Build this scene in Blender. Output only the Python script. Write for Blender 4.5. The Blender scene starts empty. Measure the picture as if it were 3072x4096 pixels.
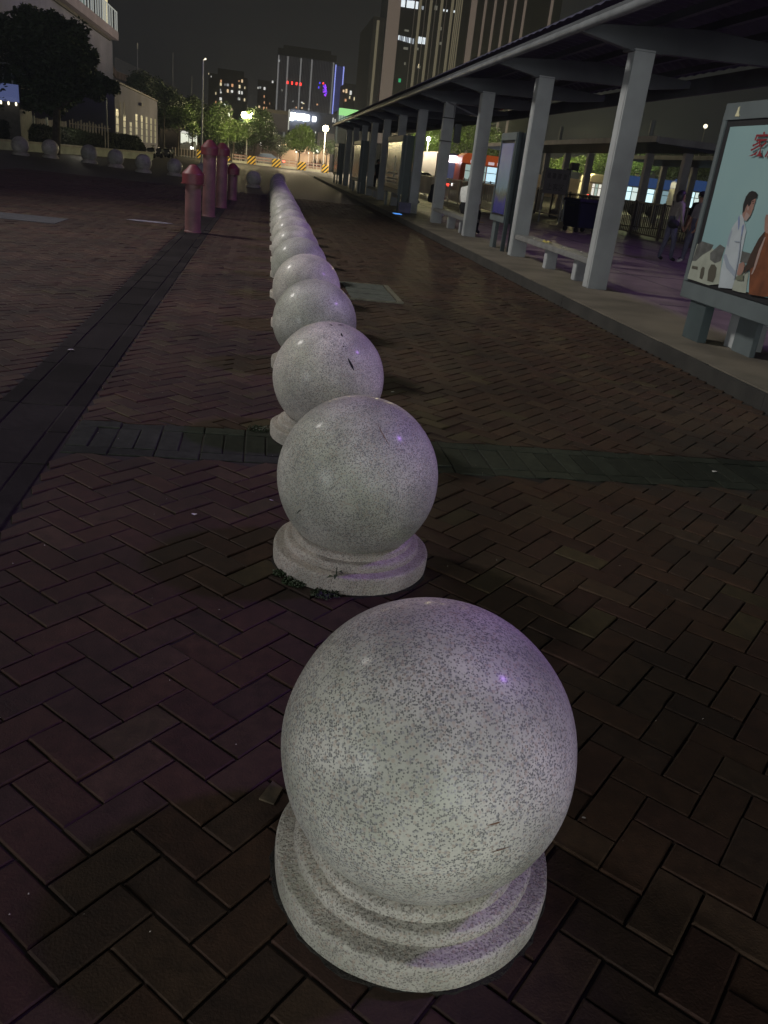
import bpy, bmesh, math, random
import numpy as np
from mathutils import Vector, Matrix
random.seed(7)
sc = bpy.context.scene
C = sc.collection
R = math.radians

# ------------------------------------------------------------------ camera
CAM_H = 1.5126
FPX = 3225.46                      # focal length in pixels of the 3072x4096 frame
PITCH, ROLL, YAW = R(23.049), R(6.700), R(10.355)
fw = Vector((math.sin(YAW)*math.cos(PITCH), math.cos(YAW)*math.cos(PITCH), -math.sin(PITCH)))
r0 = Vector((math.cos(YAW), -math.sin(YAW), 0)); u0 = r0.cross(fw)
rt = math.cos(ROLL)*r0 + math.sin(ROLL)*u0
up = -math.sin(ROLL)*r0 + math.cos(ROLL)*u0
cam = bpy.data.cameras.new('camera'); co = bpy.data.objects.new('camera', cam); C.objects.link(co)
co.matrix_world = Matrix(((rt.x, up.x, -fw.x, 0), (rt.y, up.y, -fw.y, 0), (rt.z, up.z, -fw.z, CAM_H), (0, 0, 0, 1)))
cam.sensor_fit = 'VERTICAL'; cam.sensor_height = 36; cam.lens = FPX/4096*36
cam.clip_end = 3000; cam.clip_start = 0.05
sc.camera = co

# ------------------------------------------------------------------ world, light, exposure
w = bpy.data.worlds.new('World'); sc.world = w; w.use_nodes = True
nt = w.node_tree; bg = nt.nodes['Background']
tc = nt.nodes.new('ShaderNodeTexCoord'); sp = nt.nodes.new('ShaderNodeSeparateXYZ'); rp = nt.nodes.new('ShaderNodeValToRGB')
nt.links.new(tc.outputs['Generated'], sp.inputs[0]); nt.links.new(sp.outputs['Z'], rp.inputs[0]); nt.links.new(rp.outputs[0], bg.inputs[0])
rp.color_ramp.elements[0].position = 0.0; rp.color_ramp.elements[0].color = (.0155, .0152, .0148, 1)
rp.color_ramp.elements[1].position = 0.5; rp.color_ramp.elements[1].color = (.0060, .0061, .0068, 1)
e = rp.color_ramp.elements.new(0.14); e.color = (.0108, .0107, .0108, 1)
bg.inputs[1].default_value = 1.0
sc.view_settings.view_transform = 'Standard'; sc.view_settings.look = 'None'
sc.view_settings.exposure = 0.0; sc.view_settings.gamma = 1.0
sc.cycles.use_denoising = True
sc.cycles.max_bounces = 5
sc.cycles.sample_clamp_indirect = 3.0

def lamp(name, kind, loc, power, col, size=0.3, target=None, spot=None, blend=0.5):
    l = bpy.data.lights.new(name, kind); l.energy = power; l.color = col
    if kind == 'AREA': l.shape = 'DISK'; l.size = size
    else: l.shadow_soft_size = size
    if spot: l.spot_size = R(spot); l.spot_blend = blend
    o = bpy.data.objects.new(name, l); C.objects.link(o); o.location = loc
    if target is not None:
        o.rotation_euler = (Vector(target)-Vector(loc)).to_track_quat('-Z', 'Y').to_euler()
    return o
# floodlights of the square: high lamp ahead on the left, low broad light from the shops behind, purple lamp on the right
lamp('floodlight_square', 'SPOT', (-22, 21, 23), 30000, (1.0, .96, .89), 2.0, (7.0, 12.5, 0), 47, 1.0)
lamp('shop_and_fill_behind', 'AREA', (2.5, -15, 2.4), 1420, (.94, 1.0, .94), 8.0, (1.8, 9, 1.2))
lamp('shop_and_fill_behind', 'AREA', (-15, -8, 4.0), 900, (.94, .97, 1.0), 6.0, (3, 12, 1.0))  # added unseen fill from behind left, no shop known there
lamp('small_lamp_behind', 'POINT', (19, -11.5, 2.9), 160, (1, 1, 1), .16)
lamp('small_lamp_behind', 'POINT', (10.5, -14, 2.3), 110, (1, .95, .9), .16)
lamp('purple_flood_and_fill', 'SPOT', (26.3, 5.5, 26.6), 16500, (.50, .24, 1.0), 1.2, (2, 8, 0), 84, .7)
lamp('purple_flood_and_fill', 'SPOT', (9, 36, 18), 26000, (.56, .50, 1.0), .6, (-19, 88, 17), 38, .9)  # added unseen lamp, brightens the terrace building in mauve
lamp('purple_flood_and_fill', 'SPOT', (6, 40, 16), 500, (.40, .16, 1.0), .4, (-8, 38, 0), 100, .8)  # added unseen lamp, puts purple on the cross-row balls

# ------------------------------------------------------------------ placing by sight line at a real depth
def _ray(px, py): return rt*((px-1536)/FPX) - up*((py-2048)/FPX) + fw
def on_ground(px, py, z=0.0):
    d = _ray(px, py); t = (z-CAM_H)/d.z; return Vector((d.x*t, d.y*t, z))
def at_depth(px, py, Y):
    d = _ray(px, py); t = Y/d.y; return Vector((d.x*t, Y, CAM_H+d.z*t))
def at_side(px, py, X):
    d = _ray(px, py); t = X/d.x; return Vector((X, d.y*t, CAM_H+d.z*t))

# ------------------------------------------------------------------ materials
M = {}
def mat(name, col, rough=.6, metal=0, var=0.0, vscale=4.0, bump=0.0, bscale=40.0, spec=.5, coord='Object', col2=None):
    if name in M: return M[name]
    m = bpy.data.materials.new(name); m.use_nodes = True; n = m.node_tree; b = n.nodes['Principled BSDF']
    b.inputs['Roughness'].default_value = rough; b.inputs['Metallic'].default_value = metal
    b.inputs['Specular IOR Level'].default_value = spec
    b.inputs['Base Color'].default_value = (*col, 1)
    tcn = n.nodes.new('ShaderNodeTexCoord')
    if var > 0 or col2:
        nz = n.nodes.new('ShaderNodeTexNoise'); nz.inputs['Scale'].default_value = vscale; nz.inputs['Detail'].default_value = 5
        n.links.new(tcn.outputs[coord], nz.inputs['Vector'])
        mx = n.nodes.new('ShaderNodeMix'); mx.data_type = 'RGBA'
        c2 = col2 or tuple(c*(1-var) for c in col)
        c1 = col if col2 else tuple(min(1, c*(1+var)) for c in col)
        mx.inputs[6].default_value = (*c2, 1); mx.inputs[7].default_value = (*c1, 1)
        mr = n.nodes.new('ShaderNodeMapRange'); mr.inputs['From Min'].default_value = .35; mr.inputs['From Max'].default_value = .65
        n.links.new(nz.outputs['Fac'], mr.inputs['Value']); n.links.new(mr.outputs[0], mx.inputs[0])
        n.links.new(mx.outputs[2], b.inputs['Base Color'])
    if bump > 0:
        nb = n.nodes.new('ShaderNodeTexNoise'); nb.inputs['Scale'].default_value = bscale; nb.inputs['Detail'].default_value = 4
        n.links.new(tcn.outputs[coord], nb.inputs['Vector'])
        bp = n.nodes.new('ShaderNodeBump'); bp.inputs['Strength'].default_value = bump; bp.inputs['Distance'].default_value = .01
        n.links.new(nb.outputs['Fac'], bp.inputs['Height']); n.links.new(bp.outputs[0], b.inputs['Normal'])
    M[name] = m; return m
def emat(name, col, strength):
    if name in M: return M[name]
    m = bpy.data.materials.new(name); m.use_nodes = True; n = m.node_tree; b = n.nodes['Principled BSDF']
    b.inputs['Base Color'].default_value = (*[c*.4 for c in col], 1); b.inputs['Roughness'].default_value = .4
    b.inputs['Emission Color'].default_value = (*col, 1); b.inputs['Emission Strength'].default_value = strength
    M[name] = m; return m

def granite(name, base, dark, thr, rough, bump):
    m = bpy.data.materials.new(name); m.use_nodes = True; n = m.node_tree; b = n.nodes['Principled BSDF']; L = n.links.new
    t = n.nodes.new('ShaderNodeTexCoord'); oi = n.nodes.new('ShaderNodeObjectInfo')
    ad = n.nodes.new('ShaderNodeVectorMath'); ad.operation = 'ADD'
    ml = n.nodes.new('ShaderNodeMath'); ml.operation = 'MULTIPLY'; ml.inputs[1].default_value = 17.0
    L(oi.outputs['Random'], ml.inputs[0]); L(t.outputs['Object'], ad.inputs[0]); L(ml.outputs[0], ad.inputs[1])
    # fine crystals, random dark ones, density drifting slowly
    def specks(scale, lo, hi, size):
        v = n.nodes.new('ShaderNodeTexVoronoi'); v.inputs['Scale'].default_value = scale; L(ad.outputs[0], v.inputs['Vector'])
        s = n.nodes.new('ShaderNodeSeparateColor'); L(v.outputs['Color'], s.inputs[0])
        big = n.nodes.new('ShaderNodeTexNoise'); big.inputs['Scale'].default_value = 9; big.inputs['Detail'].default_value = 3; L(ad.outputs[0], big.inputs['Vector'])
        sub = n.nodes.new('ShaderNodeMath'); sub.operation = 'MULTIPLY_ADD'; sub.inputs[1].default_value = -.45; L(big.outputs['Fac'], sub.inputs[0]); L(s.outputs[0], sub.inputs[2])
        mr = n.nodes.new('ShaderNodeMapRange'); mr.inputs['From Min'].default_value = lo; mr.inputs['From Max'].default_value = hi
        mr.inputs['To Min'].default_value = 1; mr.inputs['To Max'].default_value = 0; L(sub.outputs[0], mr.inputs['Value'])
        dm = n.nodes.new('ShaderNodeMapRange'); dm.inputs['From Min'].default_value = size; dm.inputs['From Max'].default_value = size*.55; L(v.outputs['Distance'], dm.inputs['Value'])
        mu = n.nodes.new('ShaderNodeMath'); mu.operation = 'MULTIPLY'; L(mr.outputs[0], mu.inputs[0]); L(dm.outputs[0], mu.inputs[1]); return mu
    s1 = specks(270, thr-.02, thr+.06, .75); s2 = specks(165, thr-.07, thr+.0, .66); s3 = specks(120, thr-.10, thr-.03, .6)
    nz = n.nodes.new('ShaderNodeTexNoise'); nz.inputs['Scale'].default_value = 5; nz.inputs['Detail'].default_value = 6; L(ad.outputs[0], nz.inputs['Vector'])
    m0 = n.nodes.new('ShaderNodeMix'); m0.data_type = 'RGBA'; m0.inputs[6].default_value = (base[0]*.78, base[1]*.80, base[2]*.74, 1); m0.inputs[7].default_value = (base[0]*1.1, base[1]*1.08, base[2]*1.08, 1)
    mr0 = n.nodes.new('ShaderNodeMapRange'); mr0.inputs['From Min'].default_value = .35; mr0.inputs['From Max'].default_value = .65; L(nz.outputs['Fac'], mr0.inputs['Value']); L(mr0.outputs[0], m0.inputs[0])
    m1 = n.nodes.new('ShaderNodeMix'); m1.data_type = 'RGBA'; m1.inputs[7].default_value = (dark[0]*1.9, dark[1]*1.9, dark[2]*2.0, 1); L(m0.outputs[2], m1.inputs[6]); L(s2.outputs[0], m1.inputs[0])
    m2 = n.nodes.new('ShaderNodeMix'); m2.data_type = 'RGBA'; m2.inputs[7].default_value = (*dark, 1); L(m1.outputs[2], m2.inputs[6]); L(s1.outputs[0], m2.inputs[0])
    m3 = n.nodes.new('ShaderNodeMix'); m3.data_type = 'RGBA'; m3.inputs[7].default_value = (base[0]*.80, base[1]*.66, base[2]*.60, 1); L(m2.outputs[2], m3.inputs[6]); mq = n.nodes.new('ShaderNodeMath'); mq.operation = 'MULTIPLY'; mq.inputs[1].default_value = .6; L(s3.outputs[0], mq.inputs[0]); L(mq.outputs[0], m3.inputs[0])
    # water stains and grime drifting down the stone
    st = n.nodes.new('ShaderNodeTexNoise'); st.inputs['Scale'].default_value = 3.2; st.inputs['Detail'].default_value = 9; st.inputs['Roughness'].default_value = .68; L(ad.outputs[0], st.inputs['Vector'])
    sr = n.nodes.new('ShaderNodeMapRange'); sr.inputs['From Min'].default_value = .36; sr.inputs['From Max'].default_value = .58; sr.inputs['To Min'].default_value = .72; sr.inputs['To Max'].default_value = 1.0; L(st.outputs['Fac'], sr.inputs['Value'])
    sv = n.nodes.new('ShaderNodeVectorMath'); sv.operation = 'SCALE'; L(m3.outputs[2], sv.inputs[0]); L(sr.outputs[0], sv.inputs['Scale'])
    # every ball has its own tone
    cr = n.nodes.new('ShaderNodeValToRGB'); cr.color_ramp.elements[0].color = (.78, .80, .76, 1); cr.color_ramp.elements[1].color = (1.05, 1.0, .99, 1); L(oi.outputs['Random'], cr.inputs[0])
    mm = n.nodes.new('ShaderNodeMix'); mm.data_type = 'RGBA'; mm.blend_type = 'MULTIPLY'; mm.inputs[0].default_value = 1; L(sv.outputs[0], mm.inputs[6]); L(cr.outputs[0], mm.inputs[7])
    L(mm.outputs[2], b.inputs['Base Color'])
    if 'ball' in name: b.inputs['Specular IOR Level'].default_value = .3; b.inputs['Coat Weight'].default_value = .10; b.inputs['Coat Roughness'].default_value = .16
    b.inputs['Roughness'].default_value = rough
    nb = n.nodes.new('ShaderNodeTexNoise'); nb.inputs['Scale'].default_value = 130; nb.inputs['Detail'].default_value = 5; L(ad.outputs[0], nb.inputs['Vector'])
    bp = n.nodes.new('ShaderNodeBump'); bp.inputs['Strength'].default_value = bump; bp.inputs['Distance'].default_value = .004; L(nb.outputs['Fac'], bp.inputs['Height']); L(bp.outputs[0], b.inputs['Normal'])
    M[name] = m; return m
granite('granite_ball', (.64, .63, .585), (.20, .20, .195), .125, .52, .28)
granite('granite_base', (.60, .56, .52), (.24, .22, .20), .13, .72, 1.0)

def paving_mat(name):
    m = bpy.data.materials.new(name); m.use_nodes = True; n = m.node_tree; b = n.nodes['Principled BSDF']; L = n.links.new
    a = n.nodes.new('ShaderNodeAttribute'); a.attribute_name = 'tint'
    t = n.nodes.new('ShaderNodeTexCoord')
    nz = n.nodes.new('ShaderNodeTexNoise'); nz.inputs['Scale'].default_value = 22; nz.inputs['Detail'].default_value = 8; nz.inputs['Roughness'].default_value = .7; L(t.outputs['Object'], nz.inputs['Vector'])
    n2 = n.nodes.new('ShaderNodeTexNoise'); n2.inputs['Scale'].default_value = .8; n2.inputs['Detail'].default_value = 8; n2.inputs['Roughness'].default_value = .62; L(t.outputs['Object'], n2.inputs['Vector'])
    r1 = n.nodes.new('ShaderNodeMapRange'); r1.inputs['From Min'].default_value = .3; r1.inputs['From Max'].default_value = .7; r1.inputs['To Min'].default_value = .62; r1.inputs['To Max'].default_value = 1.35; L(nz.outputs['Fac'], r1.inputs['Value'])
    r2 = n.nodes.new('ShaderNodeMapRange'); r2.inputs['From Min'].default_value = .3; r2.inputs['From Max'].default_value = .7; r2.inputs['To Min'].default_value = .48; r2.inputs['To Max'].default_value = 1.30; L(n2.outputs['Fac'], r2.inputs['Value'])
    mu = n.nodes.new('ShaderNodeMath'); mu.operation = 'MULTIPLY'; L(r1.outputs[0], mu.inputs[0]); L(r2.outputs[0], mu.inputs[1])
    vm = n.nodes.new('ShaderNodeVectorMath'); vm.operation = 'SCALE'; L(a.outputs['Color'], vm.inputs[0]); L(mu.outputs[0], vm.inputs['Scale'])
    L(vm.outputs[0], b.inputs['Base Color']); b.inputs['Specular IOR Level'].default_value = .28
    r3 = n.nodes.new('ShaderNodeMapRange'); r3.inputs['To Min'].default_value = .55; r3.inputs['To Max'].default_value = .85; L(nz.outputs['Fac'], r3.inputs['Value']); L(r3.outputs[0], b.inputs['Roughness'])
    nb = n.nodes.new('ShaderNodeTexNoise'); nb.inputs['Scale'].default_value = 160; nb.inputs['Detail'].default_value = 4; L(t.outputs['Object'], nb.inputs['Vector'])
    bp = n.nodes.new('ShaderNodeBump'); bp.inputs['Strength'].default_value = .5; bp.inputs['Distance'].default_value = .003; L(nb.outputs['Fac'], bp.inputs['Height']); L(bp.outputs[0], b.inputs['Normal'])
    M[name] = m; return m
paving_mat('brick'); paving_mat('band_tile').node_tree.nodes['Principled BSDF'].inputs['Specular IOR Level'].default_value = .08

# ------------------------------------------------------------------ mesh building
class MB:
    def __init__(s): s.v = []; s.f = []
    def add(s, vs, fs):
        k = len(s.v); s.v += [tuple(v) for v in vs]; s.f += [tuple(i+k for i in f) for f in fs]; return s
    def box(s, x0, y0, z0, x1, y1, z1):
        v = [(x0,y0,z0),(x1,y0,z0),(x1,y1,z0),(x0,y1,z0),(x0,y0,z1),(x1,y0,z1),(x1,y1,z1),(x0,y1,z1)]
        return s.add(v, [(0,3,2,1),(4,5,6,7),(0,1,5,4),(1,2,6,5),(2,3,7,6),(3,0,4,7)])
    def prism(s, pts, axis, a, b):
        """polygon pts extruded along axis from a to b; pts are the two other coordinates in order"""
        def P(p, t): return {'x': (t, p[0], p[1]), 'y': (p[0], t, p[1]), 'z': (p[0], p[1], t)}[axis]
        n = len(pts); v = [P(p, a) for p in pts]+[P(p, b) for p in pts]
        f = [tuple(range(n))[::-1], tuple(range(n, 2*n))]+[(i, (i+1) % n, n+(i+1) % n, n+i) for i in range(n)]
        return s.add(v, f)
    def tube(s, p, q, r, r2=None, n=10, cap=True):
        p = Vector(p); q = Vector(q); r2 = r if r2 is None else r2; d = (q-p).normalized()
        a = d.orthogonal().normalized(); b = d.cross(a); v = []
        for c, rr in ((p, r), (q, r2)):
            for i in range(n):
                t = 2*math.pi*i/n; v.append(c+rr*(math.cos(t)*a+math.sin(t)*b))
        f = [(i, (i+1) % n, n+(i+1) % n, n+i) for i in range(n)]
        if cap: f += [tuple(range(n))[::-1], tuple(range(n, 2*n))]
        return s.add(v, f)
    def lathe(s, prof, n=48, c=(0, 0, 0), jit=None):
        v = []; f = []
        for k, (r_, z) in enumerate(prof):
            for i in range(n):
                t = 2*math.pi*i/n; rr = r_*(1+(jit(k, i) if jit else 0)); v.append((c[0]+rr*math.cos(t), c[1]+rr*math.sin(t), c[2]+z))
        for k in range(len(prof)-1):
            for i in range(n): f.append((k*n+i, k*n+(i+1) % n, (k+1)*n+(i+1) % n, (k+1)*n+i))
        f += [tuple(range(n))[::-1], tuple(range((len(prof)-1)*n, len(prof)*n))]
        return s.add(v, f)
    def ball(s, c, r, n=16, m=10, sc_=(1, 1, 1)):
        prof = [(r*math.sin(math.pi*k/m), -r*math.cos(math.pi*k/m)) for k in range(1, m)]
        k0 = len(s.v); s.lathe([(max(a, 1e-4), b) for a, b in prof], n, (0, 0, 0))
        for i in range(k0, len(s.v)):
            x, y, z = s.v[i]; s.v[i] = (c[0]+x*sc_[0], c[1]+y*sc_[1], c[2]+z*sc_[2])
        return s
    def quad(s, a, b, c, d): return s.add([a, b, c, d], [(0, 1, 2, 3)])
    def build(s, name, m=None, parent=None, smooth=False, bevel=0, world=False, seg=2):
        me = bpy.data.meshes.new(name)
        vs = s.v
        if world and parent is not None:
            o_ = parent_world(parent); vs = [(x-o_[0], y-o_[1], z-o_[2]) for x, y, z in vs]
        me.from_pydata(vs, [], s.f); me.update()
        if bevel > 0:
            bm = bmesh.new(); bm.from_mesh(me); bmesh.ops.remove_doubles(bm, verts=bm.verts, dist=1e-6)
            bmesh.ops.bevel(bm, geom=[e_ for e_ in bm.edges if len(e_.link_faces) == 2 and e_.calc_face_angle(0) > .5], offset=bevel, segments=seg, affect='EDGES', clamp_overlap=True)
            bm.to_mesh(me); bm.free()
        bm = bmesh.new(); bm.from_mesh(me); bmesh.ops.recalc_face_normals(bm, faces=bm.faces); bm.to_mesh(me); bm.free()
        if smooth:
            for p in me.polygons: p.use_smooth = True
            me.set_sharp_from_angle(angle=R(38))
        if m is not None: me.materials.append(M[m] if isinstance(m, str) else m)
        o = bpy.data.objects.new(name, me); C.objects.link(o)
        if parent is not None: o.parent = parent
        return o
def parent_world(p):
    x = Vector((0, 0, 0))
    while p is not None: x = x+p.location; p = p.parent
    return x
def tag(o, label=None, cat=None, group=None, kind=None):
    if label: o['label'] = label
    if cat: o['category'] = cat
    if group: o['group'] = group
    if kind: o['kind'] = kind
    return o
def thing(name, label, cat, loc=(0, 0, 0), rz=0, group=None):
    o = bpy.data.objects.new(name, None); o.empty_display_size = .2; C.objects.link(o); o.location = loc; o.rotation_euler = (0, 0, rz)
    return tag(o, label, cat, group)
def copy_tree(o, parent=None):
    c = o.copy(); C.objects.link(c)
    if parent is not None: c.parent = parent
    for ch in list(o.children): copy_tree(ch, c)
    return c
ORD = ['nearest', 'second', 'third', 'fourth', 'fifth', 'sixth', 'seventh', 'eighth', 'ninth', 'tenth', 'eleventh', 'twelfth', 'thirteenth', 'fourteenth', 'fifteenth',
       'sixteenth', 'seventeenth', 'eighteenth', 'nineteenth', 'twentieth', 'twenty-first', 'twenty-second', 'twenty-third', 'twenty-fourth']

# ================================================================== GROUND
KX = 4.16            # kerb line
mat('soil', (.017, .012, .008), .95, var=.5, vscale=3)
mat('asphalt', (.022, .022, .022), .8, var=.25, vscale=2, bump=.4, bscale=60)
b = MB(); b.quad((-400, -60, -.03), (400, -60, -.03), (400, 900, -.03), (-400, 900, -.03)); tag(b.build('ground', 'asphalt'), kind='structure')
b = MB(); b.quad((-60, -2, -.010), (KX, -2, -.010), (KX, 100, -.010), (-60, 100, -.010)); tag(b.build('paving_bed', 'soil'), kind='structure')

def brick_colour(rnd):
    t = rnd.random()
    if t < .05: c = (.056, .044, .020)
    elif t < .22: c = (.050, .030, .018)
    elif t < .40: c = (.038, .016, .0125)
    elif t < .70: c = (.044, .021, .0125)
    else: c = (.032, .0185, .0135)
    k = rnd.uniform(.86, 1.16); m_ = (.050, .028, .0155); return tuple(min(1, (x*.62+y*.38)*k) for x, y in zip(c, m_))
def tile_mesh(name, tiles, matname):
    """tiles: (centre x, y, half length, half width, angle, colour, z, bounds)"""
    V = []; F = []; col = []
    rnd = random.Random(3)
    for (cx, cy, hl, hw, an, c, bounds) in tiles:
        ca, sa = math.cos(an), math.sin(an); k = len(V); z = rnd.gauss(-.001, .0016)-(rnd.uniform(.002, .006) if rnd.random() < .05 else 0)
        tx, ty = rnd.uniform(-.012, .012), rnd.uniform(-.012, .012)
        ring = []
        for (g_, zz) in ((0, -.012), (0, z-.0025), (.004, z)):
            for (sx, sy) in ((-1, -1), (1, -1), (1, 1), (-1, 1)):
                u_ = sx*(hl-g_)+(rnd.uniform(-.0012, .0012)); v_ = sy*(hw-g_)+rnd.uniform(-.0012, .0012)
                x = cx+ca*u_-sa*v_; y = cy+sa*u_+ca*v_
                if bounds: x = min(max(x, bounds[0]), bounds[1]); y = min(max(y, bounds[2]), bounds[3])
                V.append((x, y, zz+(tx*u_+ty*v_ if zz > -.01 else 0)))
        for l in range(2):
            for i in range(4): F.append((k+l*4+i, k+l*4+(i+1) % 4, k+l*4+4+(i+1) % 4, k+l*4+4+i))
        F.append((k+8, k+9, k+10, k+11)); col += [c]*9
    me = bpy.data.meshes.new(name); me.from_pydata(V, [], F); me.update()
    at = me.color_attributes.new('tint', 'FLOAT_COLOR', 'CORNER')
    arr = np.ones((len(me.loops), 4), dtype=np.float32); arr[:, :3] = np.repeat(np.array(col, dtype=np.float32), 4, axis=0)
    at.data.foreach_set('color', arr.ravel()); me.materials.append(M[matname])
    o = bpy.data.objects.new(name, me); C.objects.link(o); return o
def herring(x0, x1, y0, y1, rnd, gap=.0065):
    W = .1135; an = R(45); ca, sa = math.cos(an), math.sin(an); out = []
    us = [(ca*x+sa*y)/W for x in (x0, x1) for y in (y0, y1)]; vs = [(-sa*x+ca*y)/W for x in (x0, x1) for y in (y0, y1)]
    for i in range(int(min(us))-2, int(max(us))+3):
        for j in range(int(min(vs))-2, int(max(vs))+3):
            m_ = (i-j) % 4
            if m_ == 0: u_, v_, a_ = i+1, j+.5, an
            elif m_ == 3: u_, v_, a_ = i+.5, j+1, an+R(90)
            else: continue
            cx = (ca*u_-sa*v_)*W; cy = (sa*u_+ca*v_)*W
            if x0-.04 < cx < x1+.04 and y0-.04 < cy < y1+.04:
                g2 = gap*rnd.uniform(.7, 1.4)/2
                out.append((cx+rnd.uniform(-.001, .001), cy+rnd.uniform(-.001, .001), W-g2, W/2-g2, a_+rnd.uniform(-.008, .008), brick_colour(rnd), (x0, x1, y0, y1)))
    return out
rnd = random.Random(11)
tl = herring(-.985, KX-.005, -.6, 4.085, rnd) + herring(-.985, KX-.005, 4.635, 34, rnd) + herring(-9, -1.485, 1.5, 34, rnd)
tag(tile_mesh('brick_paving', tl, 'brick'), kind='structure')
def grey_tile(rnd, g=False):
    k = rnd.uniform(.75, 1.2); return (.038*k, .042*k, .032*k) if g else (.021*k, .0185*k, .0165*k)
tl = []
x = -.97
while x < KX:                                  # cross band: stretcher, header, stretcher rows
    tl.append((x+.116, 4.145, .112, .050, 0, grey_tile(rnd, True), (-.985, KX-.005, 4, 5)))
    tl.append((x+.116, 4.580, .112, .048, 0, grey_tile(rnd, True), (-.985, KX-.005, 4, 5)))
    for d in (0, .1165): tl.append((x+d+.058, 4.362, .054, .160, 0, grey_tile(rnd, True), (-.985, KX-.005, 4, 5)))
    x += .233
y = -.6
while y < 34:                                  # long band with the drain slabs
    tl.append((-1.045, y+.25, .052, .246, 0, grey_tile(rnd), None)); tl.append((-1.430, y+.25, .052, .246, 0, grey_tile(rnd), None))
    tl.append((-1.238, y+.25, .128, .247, 0, grey_tile(rnd), None)); y += .5
tag(tile_mesh('band_paving', tl, 'band_tile'), kind='structure')
# the same paving further away, where single bricks are below a pixel
m = mat('far_brick', (.022, .0145, .011), .6, var=.30, vscale=1.3, bump=.5, bscale=14)
b = MB(); b.quad((-60, 34, -.004), (KX-.005, 34, -.004), (KX-.005, 100, -.004), (-60, 100, -.004))
b.quad((-60, -2, -.004), (-9, -2, -.004), (-9, 34, -.004), (-60, 34, -.004)); tag(b.build('far_paving', 'far_brick'), kind='structure')
b = MB(); b.quad((-90, 100, -.002), (60, 100, -.002), (60, 123, -.002), (-90, 123, -.002)); tag(b.build('road', 'asphalt'), kind='structure')

# bus platform
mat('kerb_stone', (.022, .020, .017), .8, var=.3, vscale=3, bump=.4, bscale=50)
mat('concrete', (.115, .098, .075), .8, var=.3, vscale=1.4, bump=.4, bscale=40)
mat('platform_tile', (.095, .075, .066), .6, var=.28, vscale=1.8, bump=.3, bscale=30)
pz = .15
b = MB(); y = -2
rk = random.Random(5)
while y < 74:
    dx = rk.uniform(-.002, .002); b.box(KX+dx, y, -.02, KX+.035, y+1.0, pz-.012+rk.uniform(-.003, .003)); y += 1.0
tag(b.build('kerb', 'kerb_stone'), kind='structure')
b = MB(); b.box(KX+.036, -2, -.02, 5.58, 74, pz-.004); tag(b.build('platform_edge', 'concrete'), kind='structure')
b = MB(); b.box(5.582, -2, -.02, 15.5, 74, pz-.006)
tag(b.build('platform', 'platform_tile'), kind='structure')
b = MB()
for i in range(18): b.box(5.6, -1+4*i, pz-.006, 15.4, -1+4*i+.02, pz-.002)
for i in range(5): b.box(6.9+2*i, -2, pz-.006, 6.92+2*i, 74, pz-.0015)
mat('tile_joint', (.05, .04, .045), .9); tag(b.build('platform_joints', 'tile_joint'), kind='structure')

# manhole cover
t = thing('manhole_cover', 'rectangular greenish concrete slab cover let into the brick paving', 'cover', (1.42, 10.65, 0))
mat('old_concrete', (.060, .068, .060), .85, var=.3, vscale=9, bump=.6, bscale=60); mat('old_steel', (.10, .095, .07), .7, var=.3, vscale=12)
b = MB()
for i in range(3): b.box(-.30, -.66+i*.445, -.01, .26, -.66+i*.445+.435, .012)
b.build('slab', 'old_concrete', t, bevel=.006)
b = MB(); b.box(.28, -.70, -.01, .34, .70, .016); b.box(-.34, -.72, -.01, .34, -.68, .014); b.box(-.34, .68, -.01, .34, .72, .014); b.build('frame', 'old_steel', t, bevel=.003)
q = on_ground(70, 868)
b = MB(); b.box(-.75, -.55, -.008, .75, .55, .006); o = b.build('inspection_cover', mat('cover_dark', (.045, .048, .048), .85, var=.3, vscale=6), bevel=.004); o.location = (q.x, q.y, 0)
tag(o, 'flat grey inspection cover in the dark paving at the left edge', 'cover')
mat('white_paint', (.20, .20, .22), .6, var=.4, vscale=10)
q = on_ground(595, 886); b = MB(); b.prism([(-.42, -.05), (-.2, -.16), (.3, -.1), (.48, .02), (.2, .15), (-.3, .12)], 'z', .001, .004); o = b.build('paint_patch', 'white_paint'); o.location = (q.x, q.y, 0)
tag(o, 'faint white paint patch on the brick ground left of the red posts', 'marking')

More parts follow.
